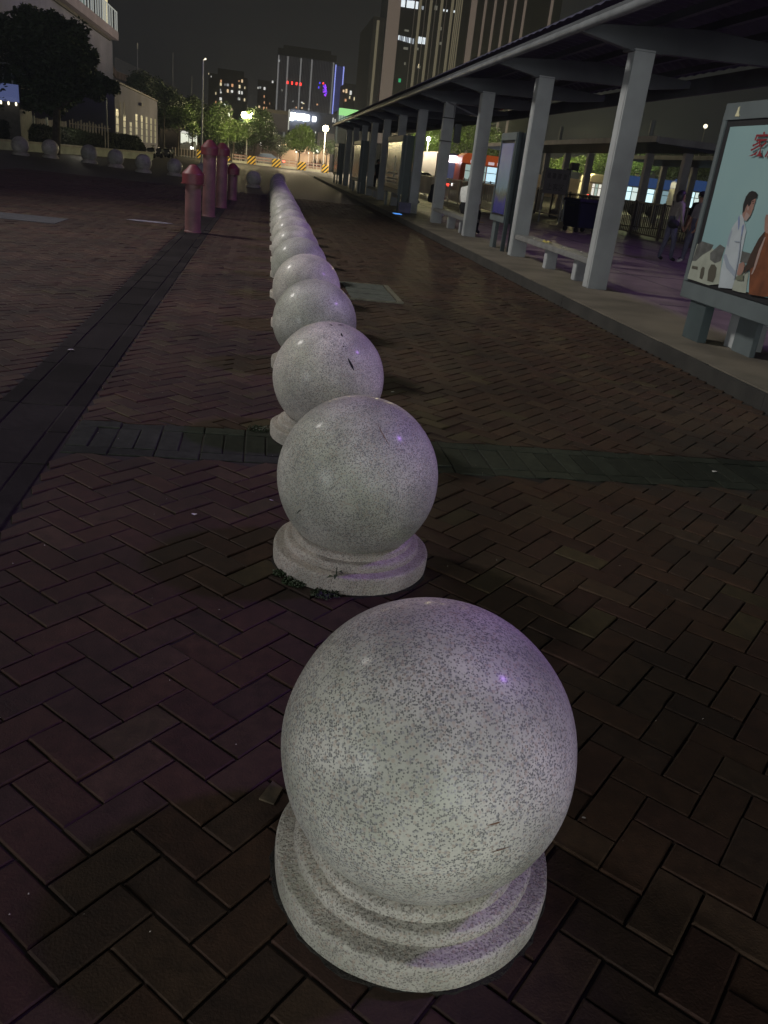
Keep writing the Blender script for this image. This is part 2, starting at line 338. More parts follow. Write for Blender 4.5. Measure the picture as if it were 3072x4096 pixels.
# ================================================================== GRANITE BALL BOLLARDS
mat('joint_and_shade', (.012, .010, .007), .95, var=.5, vscale=30, bump=.8, bscale=120)
def make_bollard():
    t = thing('granite_bollard', 'x', 'bollard', (0, 0, 0))
    b = MB(); b.ball((0, 0, .365), .32, 96, 60)
    for i_, (x_, y_, z_) in enumerate(b.v):
        q_ = 1+.0022*math.sin(9*x_+3*z_*7)*math.cos(11*y_+2)+.0016*math.sin(23*y_+17*z_); b.v[i_] = (x_*q_, y_*q_, .365+(z_-.365)*q_)
    b.build('ball', 'granite_ball', t, smooth=True)
    rr = random.Random(2); nz = {}
    def jit(k, i):
        a = 2*math.pi*i/128
        return (.004*math.sin(3*a+1)+.003*math.sin(7*a)+.002*math.sin(17*a+k)) if k < 7 else .002*math.sin(9*a+k)
    prof = [(.312, -.01), (.3155, .010), (.3175, .035), (.3175, .060), (.3165, .069), (.314, .0735), (.309, .0755), (.300, .076), (.2765, .0762), (.2725, .0772), (.2735, .081), (.2755, .090), (.2745, .100), (.270, .107), (.262, .110),
            (.249, .1104), (.2445, .1115), (.2445, .115), (.2450, .124), (.243, .133), (.236, .138), (.223, .139), (.19, .1395)]
    b = MB(); b.lathe(prof, 128, jit=jit); b.build('base', 'granite_base', t, smooth=True)
    b = MB(); b.lathe([(.326, -.011), (.321, .0002), (.316, .003), (.30, .003)], 96, jit=lambda k, i: .012*math.sin(i*.41+k)+.010*math.sin(i*1.13)+.006*math.sin(i*2.9)); b.build('joint_shade_ring', 'joint_and_shade', t, smooth=True)  # dark joint at the foot, contact shade put into its colour
    return t
proto = make_bollard()
ys = [1.384, 2.986, 4.576, 6.262, 7.871, 9.592, 11.295, 12.912] + [12.912+1.64*k for k in range(1, 16)]
nm = {0: 'large close granite ball bollard filling the foreground, rust scratches low on its right',
      1: 'second granite ball bollard of the long row, brown scratch and weed at its foot',
      2: 'third granite ball bollard of the long row, black chipped marks down its crown'}
balls = []
for k, y in enumerate(ys):
    o = proto if k == 0 else copy_tree(proto)
    o.location = (.404+.0076*y*.62*1.0+ .006*math.sin(k*2.1), y, 0); o.rotation_euler.z = k*1.37; o.scale = (1, 1, 1+.012*math.sin(k*1.9))
    tag(o, nm.get(k, '%s granite ball bollard from the front in the long central row' % (ORD[k] if k < 20 else ORD[k])), 'bollard', 'granite ball bollards in the long row'); balls.append(o)
# marks on the first three balls: thin strips lying on the stone
mat('rust_scratch', (.16, .085, .05), .8); mat('black_chip', (.012, .011, .012), .9)
def mark(owner, name, m_, pix, width, lift=.0008):
    c = Vector((owner.location.x, owner.location.y, .365)); P = []
    for (px, py) in pix:
        d = _ray(px, py).normalized(); o_ = Vector((0, 0, CAM_H)); oc = o_-c; bb = d.dot(oc); dd = bb*bb-(oc.dot(oc)-.32**2)
        p = o_+d*(-bb-math.sqrt(max(dd, 0))); P.append(p)
    b = MB(); L = []
    for i, p in enumerate(P):
        q = P[min(i+1, len(P)-1)]; pr = P[max(i-1, 0)]; tdir = (q-pr).normalized(); n_ = (p-c).normalized(); s_ = tdir.cross(n_)
        wd = width*(.25 if i in (0, len(P)-1) else 1)*(.8+.4*math.sin(i*2.3)**2)
        L.append([p+n_*lift+s_*wd/2, p+n_*lift-s_*wd/2])
    vs = [v for l in L for v in l]; fs = [(2*i, 2*i+1, 2*i+3, 2*i+2) for i in range(len(L)-1)]
    mw = Matrix.Rotation(-owner.rotation_euler.z, 4, 'Z')
    b.add([mw @ (v-owner.location) for v in vs], fs); return b.build(name, m_, owner)
mark(balls[0], 'scratch', 'rust_scratch', [(1945, 3302), (1970, 3296), (1992, 3290), (2003, 3286)], .003)
mark(balls[0], 'scratch', 'rust_scratch', [(1960, 3410), (2000, 3398), (2040, 3386)], .003)
mark(balls[0], 'scratch', 'rust_scratch', [(1880, 3405), (1900, 3398), (1915, 3400)], .002)
mark(balls[1], 'scratch', 'rust_scratch', [(1508, 1700), (1522, 1730), (1538, 1758), (1556, 1787)], .003)
mark(balls[1], 'scratch', 'black_chip', [(1186, 2060), (1196, 2048), (1206, 2042)], .004)
mark(balls[2], 'chip', 'black_chip', [(1374, 1373), (1378, 1382), (1382, 1392)], .020)
mark(balls[2], 'chip', 'black_chip', [(1391, 1428), (1399, 1445), (1408, 1462), (1416, 1480)], .012)
mark(balls[2], 'chip', 'black_chip', [(1364, 1328), (1367, 1337), (1371, 1344)], .012)
mark(balls[2], 'chip', 'black_chip', [(1350, 1297), (1362, 1296), (1376, 1297)], .014)
mark(balls[2], 'chip', 'black_chip', [(1316, 1295), (1324, 1296), (1330, 1300)], .012)
# cross row further back, larger stones
for i, (l, r_, t_) in enumerate([(45, 116, 547), (168, 234, 562), (325, 388, 583), (432, 495, 599), (541.6, 606, 616.7), (668, 729, 632), (779, 842, 649), (985, 1046, 676), (1088, 1142, 691)]):
    px, py = (l+r_)/2, t_+(r_-l)*.52
    q = on_ground(px, py, .45); s = ((r_-l-3)/2/FPX*q.length)/.32
    s = min(max(s*.93, 1.05), 1.35)
    o = copy_tree(proto); o.location = (q.x, q.y, 0); o.scale = (s, s, s); o.rotation_euler.z = i
    tag(o, ['granite ball bollard at the far left edge, first of the cross row', 'second ball bollard from the left in the cross row', 'third ball bollard from the left before the white planter wall', 'fourth ball bollard from the left, before the planter wall',
            'ball bollard standing before the end of the white planter wall', 'ball bollard just left of the short red post', 'ball bollard half hidden behind the tall red posts', 'single ball bollard between the red posts and the long row',
            'farthest ball bollard, closing the end of the long row'][i], 'bollard', 'granite ball bollards in the cross row')

# ================================================================== RED CONE-TOPPED POSTS
mat('post_red', (.14, .060, .060), .55, var=.25, vscale=4, bump=.3, bscale=60); mat('cap_red', (.125, .022, .026), .5, var=.2, vscale=5)
for i, (x, y, h, lab) in enumerate([(-1.27, 16.3, .86, 'short red post nearest, with a pointed cap'), (-1.24, 20.5, 1.33, 'tall red post with a pointed cap, nearer of the two tall ones'),
                                    (-1.12, 24.0, 1.32, 'tall red post with a pointed cap, farther of the two tall ones'), (-.98, 28.3, .78, 'short red post farthest back beside the tall pair')]):
    t = thing('vent_post', lab, 'post', (x, y, 0), 0, 'red capped posts in the paving')
    b = MB(); b.lathe([(.158, 0), (.158, .02), (.147, .03), (.145, h+.05)], 40); b.build('shaft', 'post_red', t, smooth=True)
    b = MB(); b.lathe([(.15, h), (.203, h-.005), (.203, h+.150), (.198, h+.163), (.07, h+.300), (.02, h+.318)], 40); cp = b.build('cap', 'cap_red', t, smooth=True); cp.data.set_sharp_from_angle(angle=R(15))
    if i in (0, 3):
        b = MB(); b.lathe([(.225, h-.020), (.225, h-.010), (.16, h-.008)], 40); b.build('collar', 'cap_red', t, smooth=True)

# ================================================================== NEAR BUS SHELTER
mat('steel_grey', (.33, .345, .35), .55, var=.13, vscale=1.6, bump=.25, bscale=18); mat('steel_dark', (.075, .080, .088), .5, var=.2, vscale=1.5)
mat('roof_sheet', (.055, .058, .085), .5, var=.25, vscale=.8); mat('gutter_grey', (.17, .18, .19), .35, var=.2, vscale=3)
Y0, DY, NP = 12.12, 4.27, 11
sh = thing('bus_shelter', 'long grey steel bus shelter with a row of square pillars on the right', 'bus shelter', (5, 12, pz))
for k in range(-4, NP):
    y = Y0+DY*k
    b = MB(); b.box(4.95, y, pz-.006, 5.25, y+.24, 3.37)
    b.box(4.95-.006, y+.04, pz, 4.95, y+.20, 3.30); b.build('pillar', 'steel_grey', sh, world=True, bevel=.018)
    b = MB(); b.prism([(4.12, 3.49), (4.12, 3.58), (6.0, 3.72), (7.95, 3.62), (7.95, 3.50), (7.2, 3.40), (5.30, 3.352), (4.88, 3.352)], 'y', y+.05, y+.19)
    b.box(4.86, y+.0, 3.335, 5.36, y+.24, 3.353); b.build('roof_beam', 'steel_dark', sh, world=True, bevel=.006)
ya, yb = -8.0, Y0+DY*(NP-1)+1.6
for x, z in ((4.45, 3.64), (5.3, 3.72), (6.1, 3.76), (6.9, 3.74), (7.6, 3.69)):
    b = MB(); b.box(x-.04, ya, z-.02, x+.04, yb, z+.08); b.build('purlin', 'steel_dark', sh, world=True)
prof = []
n_ = 60
for i in range(n_+1):
    x = 4.22+(8.0-4.22)*i/n_; prof.append((x, 3.60+.72*math.sin(math.pi*min(max((x-4.05)/4.1, 0), 1))**.8))
b = MB(); vs = []; fs = []
yy = []; y = ya
while y < yb: yy.append(y); y += .18
for j, y in enumerate(yy):
    for (x, z) in prof[::4]: vs.append((x, y, z+(.022 if (j//1) % 2 else 0)))
nn = len(prof[::4])
for j in range(len(yy)-1):
    for i in range(nn-1): fs.append((j*nn+i, j*nn+i+1, (j+1)*nn+i+1, (j+1)*nn+i))
b.add(vs, fs); b.build('roof_sheet', 'roof_sheet', sh, world=True)
b = MB(); b.tube((4.16, ya, 3.535), (4.16, yb, 3.535), .055, n=16); b.build('gutter_pipe', 'gutter_grey', sh, world=True, smooth=True)
b = MB(); b.box(4.20, ya, 3.53, 4.24, yb, 3.66); b.build('front_fascia', 'steel_dark', sh, world=True)
b = MB(); b.box(7.95, ya, 3.38, 8.03, yb, 3.66); b.build('rear_fascia', 'steel_dark', sh, world=True)

# benches
mat('bench_stone', (.16, .16, .155), .6, var=.18, vscale=5, bump=.2, bscale=60); mat('bench_leg', (.32, .33, .34), .6, var=.12, vscale=6)
bl = ['pale stone bench between the two nearest pillars, bits of litter on it', 'stone bench with the seated person in the white shirt', 'stone bench further back behind the wide advertising board', 'farthest stone bench under the shelter']
for i, k in enumerate((0, 2, 4, 6)):
    y = Y0+DY*k+.95
    t = thing('bench', bl[i], 'bench', (5.15, y, pz-.004), 0, 'stone benches under the shelter')
    b = MB(); b.prism([(-.20, .33), (.20, .33), (.20, .40), (.17, .42), (-.17, .42), (-.20, .40)], 'y', -.75, 3.25); b.build('seat', 'bench_stone', t, bevel=.01)
    for d in (0, 1.5):
        b = MB(); b.box(-.10, d-.07, 0, .10, d+.10, .33); b.build('leg', 'bench_leg', t, bevel=.01)
mat('litter_pale', (.55, .52, .45), .7); mat('litter_yellow', (.55, .47, .12), .6)
rl = random.Random(4)
t = thing('food_wrapper', 'crumpled yellow food wrapper lying on the nearest stone bench', 'litter', (5.14, 14.9, pz+.416))
b = MB(); b.add([(rl.uniform(-.07, .07), rl.uniform(-.16, .16), rl.uniform(0, .04)) for _ in range(14)], [(rl.randrange(14), rl.randrange(14), rl.randrange(14)) for _ in range(0)])
vs = []; fs = []
for i in range(5):
    for j in range(4): vs.append((-.07+.035*i+rl.uniform(-.01, .01), -.15+.1*j+rl.uniform(-.02, .02), rl.uniform(.002, .035)))
for i in range(4):
    for j in range(3): fs.append((i*4+j, i*4+j+1, (i+1)*4+j+1, (i+1)*4+j))
b = MB(); b.add(vs, fs); b.build('wrapper', 'litter_yellow', t)
for x, y in ((5.1, 13.9), (5.2, 13.3), (5.05, 15.4)):
    b = MB(); b.ball((0, 0, .012), .014, 8, 6, (1, 1.4, .8)); o = b.build('litter_crumb', 'litter_pale'); o.location = (x, y, pz+.416); tag(o, 'pale crumb of litter on the nearest stone bench', 'litter', 'crumbs of litter on the nearest bench')

# ================================================================== ADVERTISING BOARDS
mat('board_frame', (.095, .115, .12), .5, var=.1, vscale=3); mat('board_frame_dark', (.045, .062, .066), .5, var=.15, vscale=3)
mat('black_seal', (.012, .012, .014), .5); mat('poster_sky', (.21, .335, .355), .45, col2=(.24, .365, .37), vscale=.8)
mat('art_white', (.36, .40, .43), .5, var=.08, vscale=6); mat('art_hair', (.012, .010, .010), .5); mat('art_skin', (.26, .15, .12), .5, var=.12, vscale=9)
mat('art_brown', (.14, .045, .018), .5, var=.3, vscale=7); mat('art_dark', (.045, .025, .018), .5); mat('art_roof', (.085, .088, .085), .5, var=.3, vscale=14)
mat('art_wall', (.29, .31, .26), .5, var=.12, vscale=5); mat('art_red', (.20, .012, .02), .5); mat('art_blue', (.16, .20, .33), .5, var=.1); mat('art_arch', (.07, .065, .05), .5)
mat('art_shade', (.25, .29, .35), .5); mat('art_bag', (.12, .13, .09), .5); mat('art_fold', (.30, .22, .20), .5)
FX = 4.60
ba = thing('advertising_board', 'large wide advertising board with a doctor on a pale teal poster, nearest the camera', 'billboard', (4.75, 6.8, pz), 0, 'advertising boards on the platform edge')
b = MB(); b.box(FX+.02, 5.0, .55, FX+.30, 8.66, .72); b.box(FX+.02, 5.0, 2.32, FX+.30, 8.66, 2.475); b.box(FX+.02, 8.585, .72, FX+.30, 8.66, 2.32); b.box(FX+.02, 5.0, .72, FX+.30, 5.12, 2.32)
b.build('frame', 'board_frame', ba, world=True, bevel=.006)
b = MB(); b.box(FX+.035, 5.12, .72, FX+.06, 8.585, 2.32); b.build('black_border', 'black_seal', ba, world=True)
b = MB(); b.box(FX+.024, 5.19, .785, FX+.034, 8.485, 2.255); poster = b.build('poster', 'poster_sky', ba, world=True)
b = MB(); b.box(FX+.26, 5.12, .72, FX+.28, 8.585, 2.32); b.build('back_panel', 'board_frame_dark', ba, world=True)
for (y, y2) in ((8.12, 8.47), (5.3, 5.65)):
    b = MB(); b.box(FX+.06, y, pz-.006, FX+.16, y2, .56); b.build('leg', 'board_frame_dark', ba, world=True, bevel=.004)
b = MB(); b.box(FX+.30, 7.5, pz-.006, FX+.36, 7.85, .56); b.build('leg', 'board_frame', ba, world=True, bevel=.004)
lvl = [0]
def art(parent, name, m_, pix, X=None, l=None):
    """flat printed shape on the poster's own plane"""
    X = X if X is not None else FX+.024; lvl[0] += 1; x_ = X-.0006*(l if l is not None else lvl[0])
    P = [at_side(px, py, X) for px, py in pix]
    b = MB(); b.add([(x_, p.y, p.z) for p in P], [tuple(range(len(P)))]); return b.build(name, m_, parent, world=True)
def cz(pts, ox, oy, s): return [(ox+x*s, oy+y*s) for x, y in pts]
A7 = lambda *p: cz(p, 2650, 380, .4612)
A8 = lambda *p: cz(p, 2880, 700, .2487)
art(poster, 'printed_house', 'art_wall', A7((215, 1590), (300, 1290), (430, 1330), (520, 1400), (490, 1640), (400, 1650)))
art(poster, 'printed_roof', 'art_roof', A7((305, 1300), (345, 1268), (445, 1300), (420, 1345), (345, 1390), (290, 1440), (258, 1440)))
art(poster, 'printed_roof', 'art_roof', A7((415, 1370), (500, 1295), (545, 1325), (505, 1440), (455, 1460), (415, 1430)))
art(poster, 'printed_arch', 'art_arch', A7((322, 1588), (335, 1510), (352, 1488), (368, 1500), (360, 1560), (345, 1600)))
art(poster, 'printed_arch', 'art_arch', A7((390, 1612), (400, 1520), (425, 1470), (455, 1470), (472, 1500), (460, 1580), (440, 1625)))
art(poster, 'printed_wall_band', 'art_arch', A7((255, 1505), (262, 1480), (310, 1490), (305, 1515)))
art(poster, 'printed_house', 'art_wall', A8((200, 1850), (240, 1600), (470, 1560), (420, 1900), (300, 1880)))
art(poster, 'printed_roof', 'art_roof', A8((315, 1400), (350, 1220), (530, 1270), (500, 1430)))
art(poster, 'printed_doctor_coat', 'art_white', A8((-20, 1810), (30, 1500), (100, 1180), (190, 870), (240, 790), (310, 700), (330, 640), (370, 640), (400, 760), (430, 900), (370, 1180), (330, 1400), (280, 1600), (240, 1700), (200, 1830)))
art(poster, 'printed_coat_shade', 'art_shade', A8((60, 1290), (110, 1270), (160, 1420), (270, 1570), (240, 1640), (110, 1500)))
art(poster, 'printed_coat_shade', 'art_shade', A8((120, 1120), (150, 980), (200, 870), (210, 900), (170, 1030), (140, 1180)))
art(poster, 'printed_collar_line', 'art_blue', A8((300, 690), (325, 650), (330, 780), (318, 860), (300, 890)))
art(poster, 'printed_tie', 'art_blue', A8((362, 840), (385, 790), (400, 810), (380, 900), (362, 1000), (352, 960)))
art(poster, 'printed_face', 'art_skin', A8((370, 640), (400, 540), (430, 450), (500, 400), (590, 380), (580, 440), (562, 480), (550, 530), (548, 560), (533, 570), (528, 600), (500, 660), (440, 740), (400, 730)))
art(poster, 'printed_hair', 'art_hair', A8((372, 620), (385, 480), (430, 350), (480, 280), (530, 255), (590, 275), (615, 310), (605, 370), (560, 390), (520, 420), (510, 470), (475, 510), (455, 470), (430, 520), (405, 590)))
art(poster, 'printed_ear', 'art_fold', A8((452, 520), (470, 505), (482, 530), (468, 570), (455, 560)))
art(poster, 'printed_brow', 'art_hair', A8((530, 425), (565, 418), (568, 430), (532, 436)))
art(poster, 'printed_eye', 'art_hair', A8((538, 458), (560, 452), (562, 464), (540, 468)))
art(poster, 'printed_cheek_shade', 'art_fold', A8((400, 700), (440, 600), (490, 640), (500, 665), (440, 738), (405, 732)))
art(poster, 'printed_pocket', 'art_shade', A8((250, 1060), (330, 1070), (325, 1085), (248, 1078)))
art(poster, 'printed_coat_edge', 'art_shade', A8((352, 960), (362, 960), (330, 1300), (250, 1690), (238, 1690), (310, 1300)))
art(poster, 'printed_jacket', 'art_brown', A8((480, 1920), (500, 1560), (540, 1250), (640, 1050), (740, 920), (760, 640), (830, 640), (900, 1950), (720, 1960)))
art(poster, 'printed_sleeve', 'art_dark', A8((400, 1590), (430, 1480), (520, 1260), (640, 1030), (745, 905), (740, 1000), (640, 1200), (560, 1480), (470, 1540)))
art(poster, 'printed_neck', 'art_skin', A8((735, 880), (745, 700), (765, 640), (830, 640), (830, 960), (760, 930)))
art(poster, 'printed_jacket_fold', 'art_fold', A8((520, 1600), (560, 1500), (640, 1230), (740, 1000), (760, 1000), (680, 1230), (600, 1480), (545, 1600)))
art(poster, 'printed_hand', 'art_skin', A8((290, 1600), (330, 1430), (400, 1400), (425, 1450), (395, 1560), (340, 1630)))
art(poster, 'printed_bag', 'art_bag', A8((275, 1640), (330, 1620), (400, 1590), (395, 1700), (280, 1690)))
# red calligraphic heading on the poster
def text_mesh(body, name, m_, parent, corners, depth=.0, shear=.0, X=None):
    """corners: pixel of lower-left, lower-right, upper-left on plane X"""
    cu = bpy.data.curves.new(name, 'FONT'); cu.body = body; cu.size = 1; cu.shear = shear; cu.offset = .007 if shear else 0
    tmp = bpy.data.objects.new('tmp', cu); C.objects.link(tmp); dg = bpy.context.evaluated_depsgraph_get()
    me = bpy.data.meshes.new_from_object(tmp.evaluated_get(dg)); bpy.data.objects.remove(tmp)
    if len(me.vertices) == 0: return None
    xs = [v.co.x for v in me.vertices]; ys_ = [v.co.y for v in me.vertices]; x0, x1, y0, y1 = min(xs), max(xs), min(ys_), max(ys_)
    A, B, D = [Vector(c) for c in corners]
    pw = parent_world(parent)
    for v in me.vertices:
        u_ = (v.co.x-x0)/(x1-x0); v_ = (v.co.y-y0)/(y1-y0); v.co = A+(B-A)*u_+(D-A)*v_-pw
    me.name = name; me.materials.append(M[m_]); o = bpy.data.objects.new(name, me); C.objects.link(o); o.parent = parent; return o
ca_ = at_side(2998, 631, FX+.024); cb_ = at_side(3062, 640, FX+.024); cd_ = at_side(3012, 529, FX+.024)
xx = FX+.024-.02
W_ = ca_.y-cb_.y; Hh = cd_.z-ca_.z
text_mesh('家庭', 'printed_heading', 'art_red', poster, [(xx, ca_.y, ca_.z), (xx, ca_.y-2.12*W_*1.0, ca_.z), (xx, ca_.y, ca_.z+Hh)], shear=.2)
lvl[0] = 34
b = MB(); p = at_side(2946, 448, FX); b.prism([(p.y-.045, p.z-.04), (p.y+.035, p.z-.035), (p.y+.015, p.z+.005), (p.y+.008, p.z+.045), (p.y-.012, p.z+.05), (p.y-.018, p.z+.0)], 'x', FX+.012, FX+.02)
mat('sticker', (.62, .58, .38), .5); b.build('sticker', 'sticker', ba, world=True)

def board(y0, y1, z0, z1, X, label, pmat, far_leg=True):
    t = thing('advertising_board', label, 'billboard', (X+.2, y0, pz), 0, 'advertising boards on the platform edge')
    b = MB(); b.box(X, y0, z0, X+.34, y1, z0+.12); b.box(X, y0, z1-.14, X+.34, y1, z1); b.box(X, y0, z0+.12, X+.34, y0+.06, z1-.14); b.box(X, y1-.06, z0+.12, X+.34, y1, z1-.14)
    b.build('frame', 'board_frame', t, world=True, bevel=.006)
    b = MB(); b.box(X+.02, y0+.06, z0+.12, X+.05, y1-.06, z1-.14); b.build('black_border', 'black_seal', t, world=True)
    b = MB(); b.box(X+.008, y0+.11, z0+.16, X+.018, y1-.11, z1-.2); p = b.build('poster', pmat, t, world=True)
    b = MB(); b.box(X+.02, y0-.055, pz-.006, X+.10, y0-.003, z1+.01); b.box(X+.16, y0-.055, pz-.006, X+.40, y0-.003, z1+.01); b.build('end_post', 'board_frame_dark', t, world=True, bevel=.004)
    b = MB(); b.box(X+.06, y1-.35, pz-.006, X+.14, y1-.1, z0); b.build('leg', 'board_frame', t, world=True)
    b = MB(); b.box(X+.30, y0+.06, z0+.12, X+.32, y1-.06, z1-.14); b.build('back_panel', 'board_frame_dark', t, world=True)
    return t, p
def grad_mat(name, stops):
    m = bpy.data.materials.new(name); m.use_nodes = True; n = m.node_tree; b = n.nodes['Principled BSDF']
    t = n.nodes.new('ShaderNodeTexCoord'); s = n.nodes.new('ShaderNodeSeparateXYZ'); r_ = n.nodes.new('ShaderNodeValToRGB'); nz = n.nodes.new('ShaderNodeTexNoise'); nz.inputs['Scale'].default_value = 7
    n.links.new(t.outputs['Generated'], nz.inputs['Vector']); n.links.new(t.outputs['Generated'], s.inputs[0])
    ad = n.nodes.new('ShaderNodeMath'); ad.operation = 'MULTIPLY_ADD'; ad.inputs[1].default_value = .25; n.links.new(nz.outputs['Fac'], ad.inputs[0]); n.links.new(s.outputs['Z'], ad.inputs[2]); n.links.new(ad.outputs[0], r_.inputs[0])
    els = r_.color_ramp.elements
    for i, (p_, c_) in enumerate(stops):
        e_ = els[i] if i < 2 else els.new(p_); e_.position = p_; e_.color = (*c_, 1)
    n.links.new(r_.outputs[0], b.inputs['Base Color']); b.inputs['Roughness'].default_value = .25; M[name] = m
grad_mat('poster_blue', [(0, (.035, .04, .16)), (1, (.13, .15, .32)), (.28, (.05, .05, .22)), (.40, (.12, .13, .10)), (.5, (.16, .24, .30)), (.8, (.15, .20, .33))])
grad_mat('poster_glass', [(0, (.05, .05, .055)), (1, (.03, .05, .05)), (.2, (.10, .09, .085)), (.45, (.06, .06, .065)), (.6, (.05, .06, .065))])
tb, pb = board(17.30, 18.42, .70, 2.43, 4.95, 'narrow advertising board with a blue poster between the second and third pillars', 'poster_blue')
t3, p3 = board(29.95, 33.6, .68, 2.56, 4.62, 'wide dark glass advertising board further back with a pale bottle shape', 'poster_glass')
b = MB(); mat('art_pale', (.50, .52, .48), .4); b.box(4.62-.0, 31.1, 1.20, 4.627, 31.45, 1.85); b.box(4.62-.0, 31.15, 1.85, 4.626, 31.4, 1.92); b.build('printed_bottle', 'art_pale', p3, world=True)
for (y_, z_) in ((30.5, 1.0), (30.5, 1.12), (30.5, 1.30)):
    b = MB(); b.box(4.622, y_, z_, 4.6265, y_+2.4, z_+.06); b.build('printed_stripe', 'litter_pale', p3, world=True)
board(43.2, 46.6, .68, 2.56, 4.62, 'fourth advertising board from the camera, pale poster edge', 'poster_glass')
board(56.5, 59.6, .68, 2.56, 4.62, 'farthest teal advertising board at the end of the platform', 'poster_blue')

# small props near the kerb
b = MB(); b.box(-.2, -.15, 0, .2, .15, .30); b.box(-.21, -.16, .30, .21, .16, .33); mat('crate_violet', (.08, .07, .16), .5, var=.3); o = b.build('plastic_crate', 'crate_violet', bevel=.01); o.location = (4.75, 28.9, pz-.006)
tag(o, 'small violet plastic crate under the dark glass advertising board', 'crate')
b = MB(); b.box(-.12, -.25, 0, .12, .25, .012); o = b.build('lit_ground_sign', emat('blue_glow', (.10, .35, 1.0), .9)); o.location = (4.33, 27.6, pz); tag(o, 'small glowing blue strip lying on the kerb', 'light')


# ================================================================== VEGETATION
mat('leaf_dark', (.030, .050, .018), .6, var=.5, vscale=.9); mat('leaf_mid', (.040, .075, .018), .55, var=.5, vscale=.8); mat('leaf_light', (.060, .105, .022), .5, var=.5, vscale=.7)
mat('bark', (.055, .045, .035), .9, var=.4, vscale=6)
def crown_mb(r, n, leaf, rn, lobes=12, squash=.85):
    """leaf-sized faces in clumps spread through the crown"""
    V = []; F = []
    cl = []
    for _ in range(lobes):
        a = rn.uniform(0, 6.283); e_ = rn.uniform(-.9, 1.0); d = r*rn.uniform(.35, .72)
        cl.append((d*math.cos(a)*math.cos(e_), d*math.sin(a)*math.cos(e_), d*math.sin(e_)*squash, r*rn.uniform(.26, .46)))
    cl.append((0, 0, 0, r*.5))
    for i in range(n):
        c = cl[rn.randrange(len(cl))]
        while True:
            x, y, z = rn.uniform(-1, 1), rn.uniform(-1, 1), rn.uniform(-1, 1); q = x*x+y*y+z*z
            if .15 < q < 1: break
        k_ = c[3]*(1+rn.gauss(0, .10)); p = Vector((c[0]+x*k_, c[1]+y*k_, c[2]+z*k_*squash))
        a = Vector((rn.gauss(0, 1), rn.gauss(0, 1), rn.gauss(0, .6))).normalized(); b_ = a.orthogonal().normalized(); s_ = leaf*rn.uniform(.6, 1.3)
        b_ = (b_*math.cos(i)+a.cross(b_)*math.sin(i)); k = len(V)
        V += [tuple(p-a*s_), tuple(p+b_*s_*.45), tuple(p+a*s_), tuple(p-b_*s_*.45)]; F.append((k, k+1, k+2, k+3))
    return V, F
def tree(name, label, x, y, h, r, m_, n=3500, leaf=.16, group='street trees', seed=0, th=.42, cat='tree', squash=.85, tr=.10):
    rn = random.Random(seed*13+5); n = int(n*2.2)
    t = thing(name, label, cat, (x, y, 0), 0, group)
    V, F = crown_mb(r, n, leaf, rn, squash=squash); cz_ = h-r*squash*.85
    b = MB(); b.add([(a, c, z+cz_) for a, c, z in V], F); b.build('crown', m_, t)
    b = MB(); top = cz_
    b.tube((0, 0, -.05), (0.05, 0, cz_*.5), tr, tr*.8, 8); b.tube((.05, 0, cz_*.5), (0, .05, top), tr*.8, tr*.4, 8)
    for i in range(6):
        a = rn.uniform(0, 6.28); z0 = cz_-r*.6*rn.uniform(.2, 1)
        if z0 < .5: z0 = .5
        b.tube((.03, .02, z0), (r*.6*math.cos(a), r*.6*math.sin(a), z0+r*rn.uniform(.4, .9)), tr*.45, tr*.12, 6)
    b.build('trunk', 'bark', t); return t
def tree_px(name, label, px, py, rpx, Y, m_, seed, n=3500, group='street trees', squash=.85, **k):
    c = at_depth(px, py, Y); rpx *= 1.22 if px < 1150 else 1.08; r = rpx*Y/FPX; return tree(name, label, c.x, Y, c.z+r*squash*.9, r*1.12, m_, n=n, leaf=k.pop('leaf', max(.10, r*.055)), group=group, seed=seed, squash=squash, **k)
# big dark tree on the left, made wide
c = at_depth(205, 215, 57)
t = thing('broadleaf_tree', 'large dark broadleaf tree in front of the pale building on the left', 'tree', (c.x, 57, 0))
rn = random.Random(77); V = []; F = []
for (px, py, rp, n_) in ((60, 150, 130, 5200), (180, 120, 105, 4200), (250, 190, 110, 4200), (120, 270, 140, 5200), (310, 150, 60, 1500), (300, 290, 105, 3600), (385, 330, 75, 2000), (440, 345, 40, 800), (230, 340, 70, 1600), (20, 330, 90, 1800), (345, 235, 60, 1300), (50, 400, 85, 2600), (160, 385, 85, 2600), (260, 372, 75, 2200), (350, 350, 60, 1400)):
    c2 = at_depth(px, py, 57); v_, f_ = crown_mb(rp*57/FPX*1.05, n_, .16, rn, lobes=7); k = len(V)
    V += [(a+c2.x-c.x, bb+rn.uniform(-.2, .2)*0, z+c2.z) for a, bb, z in v_]; F += [tuple(i+k for i in f) for f in f_]
b = MB(); b.add(V, F); b.build('crown', 'leaf_dark', t)
b = MB(); b.tube((0, 0, -.05), (.2, 0, 3.0), .26, .20, 10)
for (px, py) in ((60, 150), (180, 120), (250, 190), (120, 270), (300, 290), (385, 330), (310, 150)):
    c2 = at_depth(px, py, 57); b.tube((.2, 0, 2.6), (c2.x-c.x, 0, c2.z), .13, .03, 7)
b.build('trunk', 'bark', t)
